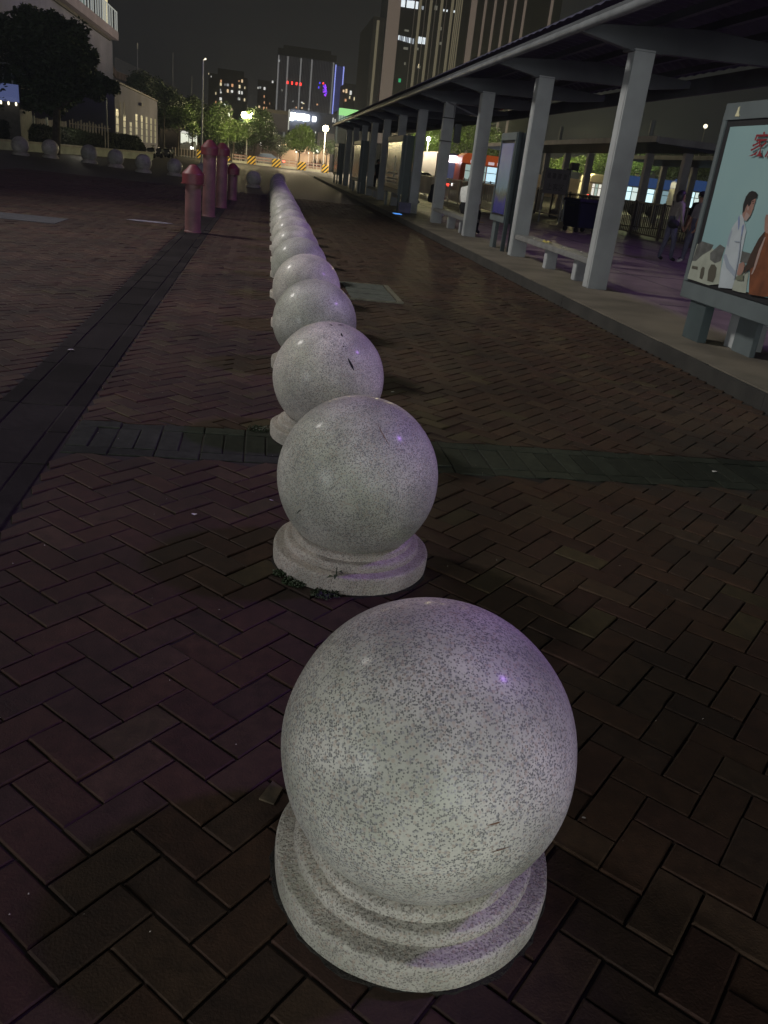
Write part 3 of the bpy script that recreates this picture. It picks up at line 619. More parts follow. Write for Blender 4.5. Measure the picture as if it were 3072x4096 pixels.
TR = [('dark leafy tree top behind the windowed hall roof', 560, 330, 50, 100, 'leaf_dark', 2600), ('dark bushy tree right of the windowed hall roof', 655, 385, 62, 104, 'leaf_dark', 3400),
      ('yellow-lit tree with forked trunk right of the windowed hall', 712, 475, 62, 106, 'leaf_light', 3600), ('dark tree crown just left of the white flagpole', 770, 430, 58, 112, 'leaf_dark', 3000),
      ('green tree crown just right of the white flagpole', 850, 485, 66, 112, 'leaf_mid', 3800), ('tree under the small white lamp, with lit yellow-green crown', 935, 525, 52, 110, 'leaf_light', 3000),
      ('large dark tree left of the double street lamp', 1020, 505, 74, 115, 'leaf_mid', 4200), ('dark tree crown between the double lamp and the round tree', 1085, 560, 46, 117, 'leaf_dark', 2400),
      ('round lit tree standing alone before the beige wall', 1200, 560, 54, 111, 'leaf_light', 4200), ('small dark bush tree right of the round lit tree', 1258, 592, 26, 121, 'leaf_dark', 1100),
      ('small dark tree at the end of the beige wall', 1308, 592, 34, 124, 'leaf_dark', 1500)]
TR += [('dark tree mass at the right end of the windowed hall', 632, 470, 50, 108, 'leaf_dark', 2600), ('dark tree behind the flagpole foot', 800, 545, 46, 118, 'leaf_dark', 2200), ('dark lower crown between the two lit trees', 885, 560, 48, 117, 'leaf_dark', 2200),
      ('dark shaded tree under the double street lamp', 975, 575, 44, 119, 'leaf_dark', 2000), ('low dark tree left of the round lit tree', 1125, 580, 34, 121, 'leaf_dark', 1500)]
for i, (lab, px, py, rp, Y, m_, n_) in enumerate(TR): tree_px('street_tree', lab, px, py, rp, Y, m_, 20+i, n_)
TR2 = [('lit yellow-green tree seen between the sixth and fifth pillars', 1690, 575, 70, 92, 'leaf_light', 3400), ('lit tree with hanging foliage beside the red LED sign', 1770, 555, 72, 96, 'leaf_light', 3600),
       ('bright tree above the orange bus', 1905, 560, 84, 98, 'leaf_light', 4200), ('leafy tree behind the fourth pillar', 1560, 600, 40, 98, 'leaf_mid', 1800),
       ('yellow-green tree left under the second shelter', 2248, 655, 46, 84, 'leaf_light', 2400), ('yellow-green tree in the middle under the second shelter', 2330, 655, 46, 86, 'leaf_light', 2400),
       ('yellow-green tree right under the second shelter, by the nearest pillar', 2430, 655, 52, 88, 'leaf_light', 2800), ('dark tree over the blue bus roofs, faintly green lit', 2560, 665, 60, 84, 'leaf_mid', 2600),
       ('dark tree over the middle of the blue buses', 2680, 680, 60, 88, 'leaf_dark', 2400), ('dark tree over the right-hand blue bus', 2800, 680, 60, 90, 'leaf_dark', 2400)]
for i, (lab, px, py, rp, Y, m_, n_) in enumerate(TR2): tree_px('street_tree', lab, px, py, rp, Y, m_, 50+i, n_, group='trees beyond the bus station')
# dark wooded rise far right
b = MB(); rn = random.Random(9); V = []; F = []
for i in range(26):
    px = 2460+i*22; c2 = at_depth(px, 592+rn.uniform(-10, 12)-(8 if i > 8 else 0), 170); v_, f_ = crown_mb(rn.uniform(2.2, 3.4), 420, .3, rn); k = len(V)
    V += [(a+c2.x, bb+170, z+c2.z-1.8) for a, bb, z in v_]; F += [tuple(q+k for q in f) for f in f_]
c2 = at_depth(2700, 700, 172)
b.add(V, F); b.build('distant_wood', 'leaf_dark'); bpy.data.objects['distant_wood']['kind'] = 'stuff'; tag(bpy.data.objects['distant_wood'], 'dark line of distant woodland above the second shelter roof', 'woodland')

# planter with hedge
mat('planter_white', (.36, .37, .33), .7, var=.2, vscale=1.5); mat('planter_cap', (.30, .27, .25), .7, var=.2, vscale=2)
P0 = Vector((-22.5, 36.0, 0)); P1 = Vector((-8.75, 72.0, 0)); d = (P1-P0).normalized(); nrm = Vector((-d.y, d.x, 0))
pl = thing('planter', 'long low white planter wall with cap holding the dark hedge', 'planter', (P1.x, P1.y, 0))
def strip(a, b_, off0, off1, z0, z1):
    v = [a+nrm*off0, b_+nrm*off0, b_+nrm*off1, a+nrm*off1]; return [(p.x, p.y, z0) for p in v]+[(p.x, p.y, z1) for p in v]
BF = [(0, 3, 2, 1), (4, 5, 6, 7), (0, 1, 5, 4), (1, 2, 6, 5), (2, 3, 7, 6), (3, 0, 4, 7)]
b = MB(); b.add(strip(P0, P1, 0, .25, 0, .46), BF); b.add(strip(P1-d*.25, P1, .25, 5.0, 0, .46), BF); b.build('wall', 'planter_white', pl, world=True)
b = MB(); b.add(strip(P0, P1+d*.05, -.05, .30, .462, .58), BF); b.add(strip(P1-d*.30, P1+d*.05, .301, 5.0, .462, .58), BF); b.build('cap', 'planter_cap', pl, world=True)
rn = random.Random(31); V = []; F = []
for i in range(85000):
    s_ = rn.uniform(0, 1); u_ = rn.uniform(.5, 4.4); L_ = (P1-P0).length-.4
    endf = min(1, (1-s_)*L_/1.0); zt = .62+(.80+.10*math.sin(s_*60)+.06*math.sin(s_*171))*math.sqrt(max(endf, .05))
    if rn.random() < .5: z = zt+rn.gauss(0, .05)
    else: z = rn.uniform(.45, zt); u_ = rn.choice((rn.gauss(.45, .06), rn.gauss(4.4, .1)))
    p = P0+d*(s_*L_)+nrm*u_+Vector((0, 0, z)); a = Vector((rn.gauss(0, 1), rn.gauss(0, 1), rn.gauss(0, 1))).normalized()*.075; q = a.orthogonal().normalized()*.035; k = len(V)
    V += [tuple(p-a), tuple(p+q), tuple(p+a), tuple(p-q)]; F.append((k, k+1, k+2, k+3))
b = MB(); b.add(V, F); b.add(strip(P0, P1-d*.9, .55, 4.3, .4, 1.2), BF); tag(b.build('hedge', mat('hedge_leaf', (.014, .022, .008), .7, var=.5, vscale=1)), 'dark clipped hedge growing in the white planter', 'hedge')

# ================================================================== LEFT: BUILDINGS, FENCE, KIOSK
mat('wall_mauve', (.15, .15, .215), .85, var=.14, vscale=.5, bump=.2, bscale=5); mat('wall_grey', (.105, .10, .135), .85, var=.18, vscale=.4, bump=.2, bscale=5); mat('trim_dark', (.05, .045, .045), .7)
mat('rail_metal', (.30, .31, .32), .4, metal=.3); mat('slab_mauve', (.22, .19, .25), .8, var=.1, vscale=.5)
ct = at_side(450, 200, -19.0); cs = at_side(474, 146, -18.0)
bd = thing('terrace_building', 'large mauve-grey building with an overhanging lit terrace, top left', 'building', (-22, 70, 0))
zs0, zs1 = at_side(474, 163, -18.0).z, at_side(472, 128, -18.0).z
b = MB(); b.box(-42, 40, 0, -19.0, ct.y, zs0-.003); b.build('wall', 'wall_mauve', bd, world=True)
b = MB(); b.box(-42, 38, zs0, -18.0, cs.y, zs1); b.build('terrace_slab', 'slab_mauve', bd, world=True)
b = MB(); b.box(-18.9, 40, zs0-.22, -18.7, cs.y-1.0, zs0-.003); b.build('drip_moulding', 'trim_dark', bd, world=True)
b = MB(); b.box(-42, 40, zs1+.003, -21.2, cs.y-3.0, zs1+8); b.build('upper_storey', 'wall_grey', bd, world=True)
mat('glow_teal_wall', (.2, .25, .25), .5); emat('lit_glazing', (.40, .60, .58), .12); emat('lit_teal', (.45, .9, .8), .9); emat('lit_column', (.95, .85, .50), .55)
b = MB(); b.box(-21.15, 60, zs1+.2, -21.05, cs.y-3.2, zs1+5.6); b.build('glazing', 'lit_glazing', bd, world=True)
b = MB(); b.box(-21.0, 74, zs1+5.0, -20.7, 92, zs1+5.5); b.build('ceiling_light', 'lit_teal', bd, world=True)
rb = MB(); y = cs.y-.3
rs = random.Random(8)
while y > 52:
    rb.box(-18.16, y-.11, zs1+.003, -18.06, y+.11, zs1+2.0); y -= rs.choice((1.0, 1.3, 2.0, 1.5))
rb.box(-18.16, 50, zs1+2.0, -18.06, cs.y-.2, zs1+2.08)
rb.build('terrace_railing', emat('rail_glow', (.62, .66, .62), .35), bd, world=True)  # railing glows in place of lights reflected in it
yy_ = at_side(421, 60, -18.8).y
b = MB(); b.tube((-18.8, yy_, zs1), (-18.8, yy_, zs1+6.5), .28, n=14); b.build('lit_column', 'lit_column', bd, world=True, smooth=True)

hl = thing('windowed_hall', 'low grey hall with a row of tall lit windows along its side', 'building', (-14, 75, 0))
c1 = at_side(457, 325, -12.0); c2 = at_side(630, 408, -12.0); zt = c2.z
b = MB(); b.box(-26, c1.y, 0, -12.0, c2.y, zt); b.build('wall', 'wall_grey', hl, world=True)
b = MB(); b.box(-26.1, c1.y-.1, zt, -11.88, c2.y+.1, zt+.14); b.build('roof_edge', 'trim_dark', hl, world=True)
emat('win_dim', (.62, .60, .42), .125)
tops = [437, 459, 489, 457, 463, 468, 473, 476]
for i, px in enumerate((469, 497.5, 522.6, 545.5, 567, 586, 604, 620.7)):
    c = at_side(px, 500, -12.0); zt_ = at_side(px, tops[i], -12.0).z; zb_ = 1.15; wd = .62
    b = MB(); b.box(-12.05, c.y-wd, zb_, -11.985, c.y+wd, zt_); wn = b.build('window', 'win_dim', hl, world=True)
    b = MB()
    for q in range(1, 4): zq = zb_+(zt_-zb_)*q/4; b.box(-11.984, c.y-wd, zq-.035, -11.965, c.y+wd, zq+.035)
    b.build('glazing_bar', 'wall_grey', wn, world=True)
for px in (481, 496): 
    c = at_side(px, 438, -12.0); b = MB(); b.box(-12.05, c.y-.35, c.z-.55, -11.98, c.y+.35, c.z+.55); b.build('louvre', 'trim_dark', hl, world=True)
c = at_side(558, 417, -12.0); b = MB(); b.box(-11.99, c.y-.8, c.z-.12, -11.7, c.y+.8, c.z+.12); b.build('wall_bracket', 'trim_dark', hl, world=True)
c = at_depth(425, 390, c1.y-.6); c3 = at_depth(432, 560, c1.y-.6)
b = MB(); b.tube((c.x, c.y, 0), (c.x, c.y, c.z), .055, n=8); o = b.build('white_pole', 'rail_metal'); tag(o, 'thin pale pole in front of the windowed hall corner', 'pole')

# elevated walkway with parapet and railing behind
A = at_side(467, 285, -24); B = at_side(585, 330, -24); D = at_side(722, 388, -24)
wk = thing('elevated_walkway', 'sloping elevated walkway with parapet and thin railing behind the hall', 'walkway', (-24, A.y, 0))
mat('parapet', (.24, .18, .16), .8, var=.3, vscale=.5)
b = MB(); pts = [(A.y-8, A.z+1.2), (A.y, A.z), (B.y, B.z), (D.y, D.z)]
b.prism([(p[0], p[1]) for p in pts]+[(p[0], p[1]-1.0) for p in pts[::-1]], 'x', -24.3, -24.0); b.build('parapet', 'parapet', wk, world=True)
b = MB(); b.prism([(p[0], p[1]-1.0) for p in pts]+[(pts[-1][0], -.1), (pts[0][0], -.1)], 'x', -26.5, -24.32); b.build('deck', 'wall_grey', wk, world=True)
b = MB()
for s_ in range(90):
    f = s_/89; 
    if f < .3: q = f/.3; y_ = A.y+(B.y-A.y)*q; z_ = A.z+(B.z-A.z)*q
    else: q = (f-.3)/.7; y_ = B.y+(D.y-B.y)*q; z_ = B.z+(D.z-B.z)*q
    b.box(-24.2, y_-.05, z_, -24.12, y_+.05, z_+1.9)
vs_ = [(p[0], p[1]) for p in pts[1:]]
b.prism([(p[0], p[1]+1.85) for p in vs_]+[(p[0], p[1]+1.95) for p in vs_[::-1]], 'x', -24.21, -24.11); b.prism([(p[0], p[1]+.02) for p in vs_]+[(p[0], p[1]+.10) for p in vs_[::-1]], 'x', -24.21, -24.11)
b.build('railing', 'rail_metal', wk, world=True)
for i, (px, y0p, y1p) in enumerate(((549, 170, 290), (692, 210, 390), (768, 303, 390))):
    q = at_depth(px, y0p, 150); b = MB(); b.tube((q.x, 150, 0), (q.x, 150, q.z), .07, .05, n=7)
    if i == 0: b.tube((q.x, 150, q.z-.1), (q.x, 150, q.z-.9), .16, n=8)
    tag(b.build('mast', 'rail_metal'), ['thin mast with a pale tip behind the walkway', 'thin dark mast rising behind the walkway trees', 'short thin mast left of the white flagpole'][i], 'mast')

# picket fence and kiosk, far left
mat('picket', (.42, .36, .28), .7, var=.35, vscale=.8)
fa = at_depth(-30, 500, 60); fb = at_depth(268, 500, 64)
fn = thing('picket_fence', 'pale picket fence lit from behind the hedge on the left', 'fence', (fa.x, fa.y, 0))
L_ = (fb-fa).to_2d().length; dd = (fb-fa); dd.z = 0; dd.normalize(); b = MB(); pb_ = MB(); rn = random.Random(6)
s_ = 0
while s_ < L_:
    p = fa+dd*s_; b.box(p.x-.045, p.y-.01, .6, p.x+.045, p.y+.012, 1.98+rn.uniform(-.03, .03)); s_ += .145
s_ = 0
while s_ < L_+.1:
    p = fa+dd*s_; pb_.box(p.x-.07, p.y-.12, .0, p.x+.07, p.y-.02, 2.1); s_ += .98
b.build('pickets', 'picket', fn, world=True); pb_.build('fence_posts', 'planter_white', fn, world=True)
lamp('kiosk_lamp', 'POINT', (fb.x+1.2, 61.5, 2.2), 34, (1, .93, .75), .15); lamp('kiosk_lamp', 'POINT', (fa.x+2.5, 57.5, 2.6), 42, (1, .85, .6), .15)
for i, (px, py) in enumerate(((318, 500), (350, 505), (400, 512))):
    q = at_depth(px, py, 66); b = MB()
    for k in range(7): b.box(q.x-.7+.2*k, 66, .6, q.x-.7+.2*k+.06, 66.05, q.z+.25+.1*math.sin(k*2))
    b.box(q.x-.7, 66.05, q.z, q.x+.7, 66.1, q.z+.06); tag(b.build('display_stand', 'picket'), ['slatted pale stand right of the picket fence', 'second slatted stand behind the hedge', 'slatted stand nearest the hall corner'][i], 'stand')
kq = at_depth(0, 400, 56); kr = at_depth(72, 400, 56)
ks = thing('kiosk', 'small kiosk with a bluish lit awning at the far left edge', 'kiosk', (kr.x-1.2, 57, 0))
kz = at_depth(60, 345, 56).z
b = MB(); b.box(kr.x-4, 56.2, 0, kr.x, 59, kz); b.build('wall', mat('kiosk_wall', (.10, .095, .08), .8, var=.2), ks, world=True)
emat('awning_blue', (.16, .20, .45), .35); emat('bulb_warm', (1, .9, .65), 2.0)
b = MB(); b.prism([(56.0, kz-.02), (56.2, kz+.10), (56.2, kz-.85), (55.7, kz-.62)], 'x', kr.x-4, kr.x+.02); b.build('awning', 'awning_blue', ks, world=True)
for i in range(5):
    b = MB(); b.ball((kr.x-.05-i*.42, 55.72, kz-.95), .06, 8, 6, (1, 1, 1.9)); b.build('bulb', 'bulb_warm', ks, world=True)
b = MB(); z_ = at_depth(60, 250, 56).z; b.box(kr.x-4, 56.4, z_-.1, kr.x-.3, 56.55, z_+.05); b.box(kr.x-.9, 56.4, kz, kr.x-.82, 56.5, z_); b.box(kr.x-.4, 56.4, kz, kr.x-.32, 56.5, z_); b.build('roof_rail', 'rail_metal', ks, world=True)

# ================================================================== FAR ROAD: WALL, BARRIERS, CAR, LAMPS
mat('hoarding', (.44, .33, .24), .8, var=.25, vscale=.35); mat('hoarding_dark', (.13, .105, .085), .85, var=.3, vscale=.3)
def wall_piece(name, px0, px1, Y, h, m_, label, cat='wall'):
    a = at_depth(px0, 620, Y).x; c = at_depth(px1, 620, Y).x
    t = thing(name, label, cat, ((a+c)/2, Y, 0)); b = MB(); b.box(a, Y, 0, c, Y+.3, h); b.build('panel', m_, t, world=True)
    b = MB(); x = a
    while x < c-.1: b.box(x, Y-.06, 0, x+.09, Y-.003, h+.03); x += 2.4
    b.build('rib', m_, t, world=True); return t
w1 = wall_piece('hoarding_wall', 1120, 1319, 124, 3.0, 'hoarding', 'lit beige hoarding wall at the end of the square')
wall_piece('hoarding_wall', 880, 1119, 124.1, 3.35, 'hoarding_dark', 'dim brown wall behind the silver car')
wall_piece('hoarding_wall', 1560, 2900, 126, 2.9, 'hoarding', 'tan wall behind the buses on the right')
# dark plant shapes on the hoarding
mat('hoarding_shapes', (.10, .075, .065), .8); b = MB(); rn = random.Random(3)
x0 = at_depth(1225, 650, 123.9).x; x1 = at_depth(1310, 650, 123.9).x
for i in range(70):
    u_ = rn.random(); h_ = .3+1.1*math.sin(u_*3.1)**2*rn.uniform(.3, 1)+(.7 if u_ > .6 else 0)*rn.random(); x = x0+(x1-x0)*u_
    b.add([(x, 123.932, .25), (x+rn.uniform(-.25, .25), 123.932, .25+h_), (x+.16, 123.932, .2+h_*.6)], [(0, 1, 2)])
b.build('plant_shapes', 'hoarding_shapes', w1, world=True)
# low dark house and lit booth at left of the road
lb = thing('low_house', 'low dark brown house behind the street trees on the left of the road', 'building', (-9, 124, 0))
xa, xb = at_depth(640, 560, 123).x, at_depth(878, 560, 123).x
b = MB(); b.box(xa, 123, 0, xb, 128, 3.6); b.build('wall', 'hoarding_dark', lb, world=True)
b = MB(); b.box(xa-.3, 122.6, 3.6, xb+.3, 128.4, 3.85); b.build('roof', 'trim_dark', lb, world=True)
bt = thing('lit_booth', 'small booth with a glowing white display window left of the flagpole', 'booth', (at_depth(755, 560, 117).x, 117, 0))
xa, xb = at_depth(723, 560, 117).x, at_depth(788, 560, 117).x; za, zb = at_depth(755, 577, 117).z, at_depth(755, 526, 117).z
b = MB(); b.box(xa-.1, 117, 0, xb+.1, 119.5, zb+.15); b.build('wall', 'hoarding_dark', bt, world=True)
emat('window_white', (.92, .95, .78), .85)
b = MB(); b.box(xa, 116.94, za, xb, 116.99, zb-.32); b.build('display_window', 'window_white', bt, world=True)
b = MB(); b.box(xa, 116.6, zb-.28, xb, 116.98, zb); b.build('awning', emat('awning_white', (.9, .9, .8), .7), bt, world=True)
b = MB(); xm = (xa+xb)/2; b.box(xm-.04, 116.9, .3, xm+.04, 116.935, zb-.3); b.build('mullion', 'trim_dark', bt, world=True)
for i in range(6):
    q = at_depth(728+i*10, 585-(i % 3)*3, 116); b = MB(); b.box(-.2, -.2, 0, .2, .2, q.z+.15); b.ball((0, 0, q.z+.25), .2, 8, 6, (1, 1, .8)); o = b.build('stall_goods', 'planter_white', bevel=0); o.location = (q.x, 116, 0)
    tag(o, 'small pale goods on a stall in front of the lit booth', 'goods', 'goods before the lit booth')
emat('lamp_white', (1, .98, .9), 9); emat('lamp_warm', (1, .80, .42), 60); emat('lamp_green_white', (.92, 1, .96), 7)
q = at_depth(768, 592, 114); b = MB(); b.ball((0, 0, q.z), .19, 12, 8); b.tube((0, 0, 0), (0, 0, q.z-.15), .03, n=6); o = b.build('globe_lamp', 'lamp_white'); o.location = (q.x, 114, 0); tag(o, 'round white globe lamp in front of the lit booth', 'lamp')

# yellow-black barrier blocks and rails
m = bpy.data.materials.new('hazard_stripe'); m.use_nodes = True; n = m.node_tree; bs = n.nodes['Principled BSDF']; M['hazard_stripe'] = m
t_ = n.nodes.new('ShaderNodeTexCoord'); s_ = n.nodes.new('ShaderNodeSeparateXYZ'); ad = n.nodes.new('ShaderNodeMath'); ad.operation = 'ADD'; ml = n.nodes.new('ShaderNodeMath'); ml.operation = 'MULTIPLY'; ml.inputs[1].default_value = 2.1
fr = n.nodes.new('ShaderNodeMath'); fr.operation = 'FRACT'; gt = n.nodes.new('ShaderNodeMath'); gt.operation = 'GREATER_THAN'; gt.inputs[1].default_value = .5; mx = n.nodes.new('ShaderNodeMix'); mx.data_type = 'RGBA'
n.links.new(t_.outputs['Object'], s_.inputs[0]); n.links.new(s_.outputs['X'], ad.inputs[0])
sb = n.nodes.new('ShaderNodeMath'); sb.operation = 'MULTIPLY'; sb.inputs[1].default_value = -1.0; n.links.new(s_.outputs['Z'], sb.inputs[0]); n.links.new(sb.outputs[0], ad.inputs[1])
n.links.new(ad.outputs[0], ml.inputs[0]); n.links.new(ml.outputs[0], fr.inputs[0]); n.links.new(fr.outputs[0], gt.inputs[0]); n.links.new(gt.outputs[0], mx.inputs[0])
mx.inputs[6].default_value = (.02, .02, .02, 1); mx.inputs[7].default_value = (.75, .50, .08, 1); n.links.new(mx.outputs[2], bs.inputs['Base Color']); bs.inputs['Roughness'].default_value = .6
YB = 110
bp = [(796, 16), (912, 15), (1006, 30), (1106, 32), (1208, 31), (1303, 24)]
lb_ = ['striped yellow and black barrier block right of the lit booth', 'striped barrier block just behind the tall red posts', 'striped barrier block at the rear of the silver car', 'striped barrier block below the red tail light', 'striped barrier block under the round lit tree', 'striped barrier block at the right end of the road barrier']
xs = []
for i, (px, wp) in enumerate(bp):
    x = at_depth(px, 640, YB).x; xs.append(x)
    b = MB(); wd = wp/2*YB/FPX; b.prism([(-wd, 0), (wd, 0), (wd*.94, .95), (-wd*.94, .95)], 'y', -.3, .3); o = b.build('barrier_block', 'hazard_stripe', bevel=.03); o.location = (x, YB, 0)
    tag(o, lb_[i], 'barrier', 'striped barrier blocks along the road')
mat('rail_pale', (.42, .36, .34), .6); mat('rail_red', (.26, .05, .04), .6); mat('kerb_pale', (.50, .50, .44), .7, var=.2, vscale=1)  # pale beam colour for the foot of the guard rails
for i in range(5):
    a, c = xs[i]+.55, xs[i+1]-.55
    if i == 0: a += .2
    t = thing('barrier_rail', ['first', 'second', 'third', 'fourth', 'last'][i]+' red and white guard rail section along the road, counted from the left', 'guard rail', ((a+c)/2, YB, 0), 0, 'guard rail sections along the road')
    for z in (.48, .80):
        b = MB(); b.box(a, YB-.05, z, c, YB+.05, z+.10); b.build('rail', 'rail_pale', t, world=True)
        b = MB(); b.box(a, YB-.06, z+.101, c, YB+.04, z+.15); b.build('stripe', 'rail_red', t, world=True)
    b = MB(); b.box(a, YB-.12, .0, c, YB+.12, .26); b.build('kerb_beam', 'kerb_pale', t, world=True)
    nn_ = max(2, int((c-a)/1.6))
    for q in range(nn_+1):
        x = a+(c-a)*q/nn_; b = MB(); b.box(x-.05, YB-.07, 0, x+.05, YB+.07, .98); b.build('post', 'rail_pale', t, world=True)
# low dark fence right of the hedge end with parked scooters
fx0, fx1 = at_depth(690, 600, 108).x, at_depth(785, 600, 108).x
t = thing('low_fence', 'low dark railing left of the first striped block', 'fence', ((fx0+fx1)/2, 108, 0))
b = MB(); b.box(fx0, 107.95, .15, fx1, 108.0, .8); b.build('panel', 'trim_dark', t, world=True)
for i in range(9):
    x = fx0+(fx1-fx0)*i/8; b = MB(); b.box(x-.04, 107.9, 0, x+.04, 107.94, .95); b.build('post', 'rail_pale', t, world=True)
def cyl_x(b, c, r, w_, n=18): return b.tube((c[0]-w_/2, c[1], c[2]), (c[0]+w_/2, c[1], c[2]), r, n=n)
mat('scooter_body', (.10, .11, .12), .35, var=.2); mat('tyre', (.015, .015, .015), .8); mat('scooter_light', (.40, .40, .38), .3)
for i, (px, Y, rz) in enumerate(((628, 84, .9), (655, 88, 1.2), (676, 91, .7), (590, 79.5, 1.3))):
    q = at_depth(px, 600, Y); t = thing('scooter', ['parked scooter by the end of the hedge', 'second parked scooter, right of the hedge end', 'third scooter with pale front, farthest from the hedge', 'parked scooter half hidden behind the hedge'][i], 'scooter', (q.x, Y, 0), rz, 'scooters parked at the hedge end')
    b = MB(); b.prism([(-.55, .35), (-.1, .28), (.35, .28), (.48, .85), (.56, .85), (.50, .25), (.3, .2), (-.5, .22)], 'x', -.14, .14); b.prism([(-.75, .55), (-.05, .50), (.0, .70), (-.65, .78)], 'x', -.15, .15); b.prism([(-.5, .25), (-.15, .25), (-.12, .6), (-.5, .6)], 'x', -.12, .12); b.build('body', 'scooter_body', t)
    b = MB(); b.prism([(-.7, .78), (-.02, .70), (0, .78), (-.5, .86)], 'x', -.13, .13); b.build('saddle', 'tyre', t, bevel=.02)
    for y_ in (-.55, .62): b = MB(); b.tube((-.05, y_, .22), (.05, y_, .22), .22, n=16); b.build('wheel', 'tyre', t)
    b = MB(); b.tube((-.32, .48, 1.0), (.32, .48, 1.0), .02, n=6); b.tube((0, .52, .8), (0, .48, 1.0), .03, n=6); b.build('handlebar', 'tyre', t)
    b = MB(); b.ball((0, .58, .86), .08, 8, 6); b.build('headlight', 'scooter_light', t)
# silver car
mat('car_paint', (.34, .35, .37), .3, metal=.4); mat('car_glass', (.02, .022, .028), .1); emat('tail_light', (1, .06, .04), 14); mat('rim', (.3, .3, .32), .35, metal=.6)
def car(x, Y, label, rz=0, paint='car_paint', tail=True):
    t = thing('parked_car' if not tail else 'car', label, 'car', (x, Y, 0), rz)
    b = MB(); b.prism([(-2.25, .28), (-2.3, .62), (-2.1, .86), (-1.3, .95), (1.5, .97), (2.2, .92), (2.3, .6), (2.25, .28)], 'y', -.85, .85); b.build('body', paint, t, bevel=.09)
    b = MB(); b.prism([(-1.35, .95), (-.6, 1.38), (.6, 1.42), (1.55, .97)], 'y', -.74, .74); b.build('cabin', 'car_glass', t, bevel=.06)
    b = MB(); b.prism([(-.62, 1.385), (-.55, 1.42), (.55, 1.46), (.68, 1.41), (.6, 1.425)], 'y', -.68, .68); b.build('roof', paint, t)
    for x_ in (-1.4, 1.4):
        for y_ in (-.86, .68):
            b = MB(); b.tube((x_, y_, .31), (x_, y_+.19, .31), .31, n=20); wh = b.build('wheel', 'tyre', t)
            b = MB(); b.tube((x_, y_-.005 if y_ < 0 else y_+.19, .31), (x_, y_+.004 if y_ < 0 else y_+.197, .31), .20, n=14); b.build('rim', 'rim', wh)
    if tail:
        for y_ in (-.86, .52): b = MB(); b.box(2.05, y_, .68, 2.315, y_+.34, .86); b.build('tail_light', 'tail_light', t, bevel=.02)
    return t
q = at_depth(1066, 640, 114.5); car(q.x, 114.5, 'silver saloon car driving left behind the barrier, red tail light on')
q = at_depth(1668, 735, 66); car(q.x, 66, 'pale car behind the railing, seen between the fifth and sixth pillars', .15)
lamp('tail_glow', 'POINT', (at_depth(1108, 640, 114).x+.8, 117.5, .9), 60, (1, .10, .06), .2)

# street lamps
mat('lamp_pole', (.42, .42, .40), .4, metal=.2)
def street_lamp(px, py, Y, label, col='lamp_warm', heads=1, r=.30, power=900, lc=(1, .80, .45), name='street_lamp'):
    q = at_depth(px, py, Y); t = thing(name, label, 'street lamp', (q.x, Y, 0), 0, 'street lamps along the road')
    b = MB(); b.tube((0, 0, 0), (0, 0, q.z-.15), .09, .055, n=10); b.build('pole', 'lamp_pole', t, smooth=True)
    for k in range(heads):
        dx = 0 if heads == 1 else (-.42 if k == 0 else .42)
        b = MB(); b.tube((0, 0, q.z-.25), (dx, 0, q.z), .03, n=6); b.build('arm', 'lamp_pole', t)
        b = MB(); b.ball((dx, 0, q.z), r, 14, 10, (1, 1, 1)); b.build('lamp_globe', col, t, smooth=True)
    if power: lamp('street_and_fill_light', 'POINT', (q.x, Y-.8, q.z-.1), power, lc, .3)
    return t
street_lamp(991, 462, 113, 'bright double-headed warm street lamp over the far trees', heads=2, r=.36, power=800)
street_lamp(1303, 514, 118, 'warm street lamp beside the end of the shelter roof', r=.38, power=1200)
street_lamp(917, 457, 116, 'small white street lamp above the lit tree', 'lamp_white', r=.18, power=300, lc=(.95, 1, .9))
street_lamp(1714, 556, 84, 'white lamp shining in the trees between the pillars', 'lamp_white', r=.20, power=600, lc=(1, .95, .6))
for i, (px, py, r_) in enumerate(((946, 561, .17), (1045, 576, .19), (1116, 585, .19), (1271, 602, .17), (1186, 606, .10), (1679, 648, .15), (968, 569, .10), (982, 572, .10), (1235, 612, .09), (1255, 611, .09))):
    q = at_depth(px, py, 121); t = thing('globe_lamp', ['low lamp behind the thin trunk left of the road wall', 'low lamp between the two dark trees', 'low lamp left of the round lit tree, over the red-lit wall', 'low lamp near the right end of the beige wall', 'small lamp behind the trunk of the round tree', 'low lamp by the tree trunk between the pillars', 'tiny lamp just right of the first low lamp', 'second tiny lamp right of the first low lamp', 'tiny lamp on the beige wall, left one', 'tiny lamp on the beige wall, right one'][i], 'lamp', (q.x, 121, 0), 0, 'low lamps in front of the wall')
    b = MB(); b.tube((0, 0, 0), (0, 0, q.z-.1), .035, n=6); b.build('pole', 'lamp_pole', t)
    b = MB(); b.ball((0, 0, q.z), r_, 10, 8, (.8, .8, 1.3)); b.build('lamp_globe', 'lamp_white' if i < 5 else 'bulb_warm', t, smooth=True)
for (x, Y, z, pw, c_) in ((-5, 106, 4.5, 1000, (1, .82, .42)), (3, 104, 4, 1100, (1, .80, .5)), (9.5, 105, 4, 1700, (1, .82, .55)), (6, 117.5, 4.0, 2300, (1, .82, .6)), (11, 117.5, 4.0, 2200, (1, .82, .6)), (-3.5, 113, 4.5, 300, (1, .85, .4)), (22, 82, 6, 3000, (1, .88, .42)), (29, 78, 5.0, 2800, (1, .85, .4)), (35, 78, 5.0, 2200, (.9, .95, .5)), (16, 85, 5.5, 2400, (1, .9, .45))):
    lamp('street_and_fill_light', 'POINT', (x, Y, z), pw, c_, .4)  # added lights without lamp bodies, brighten the trees and the wall
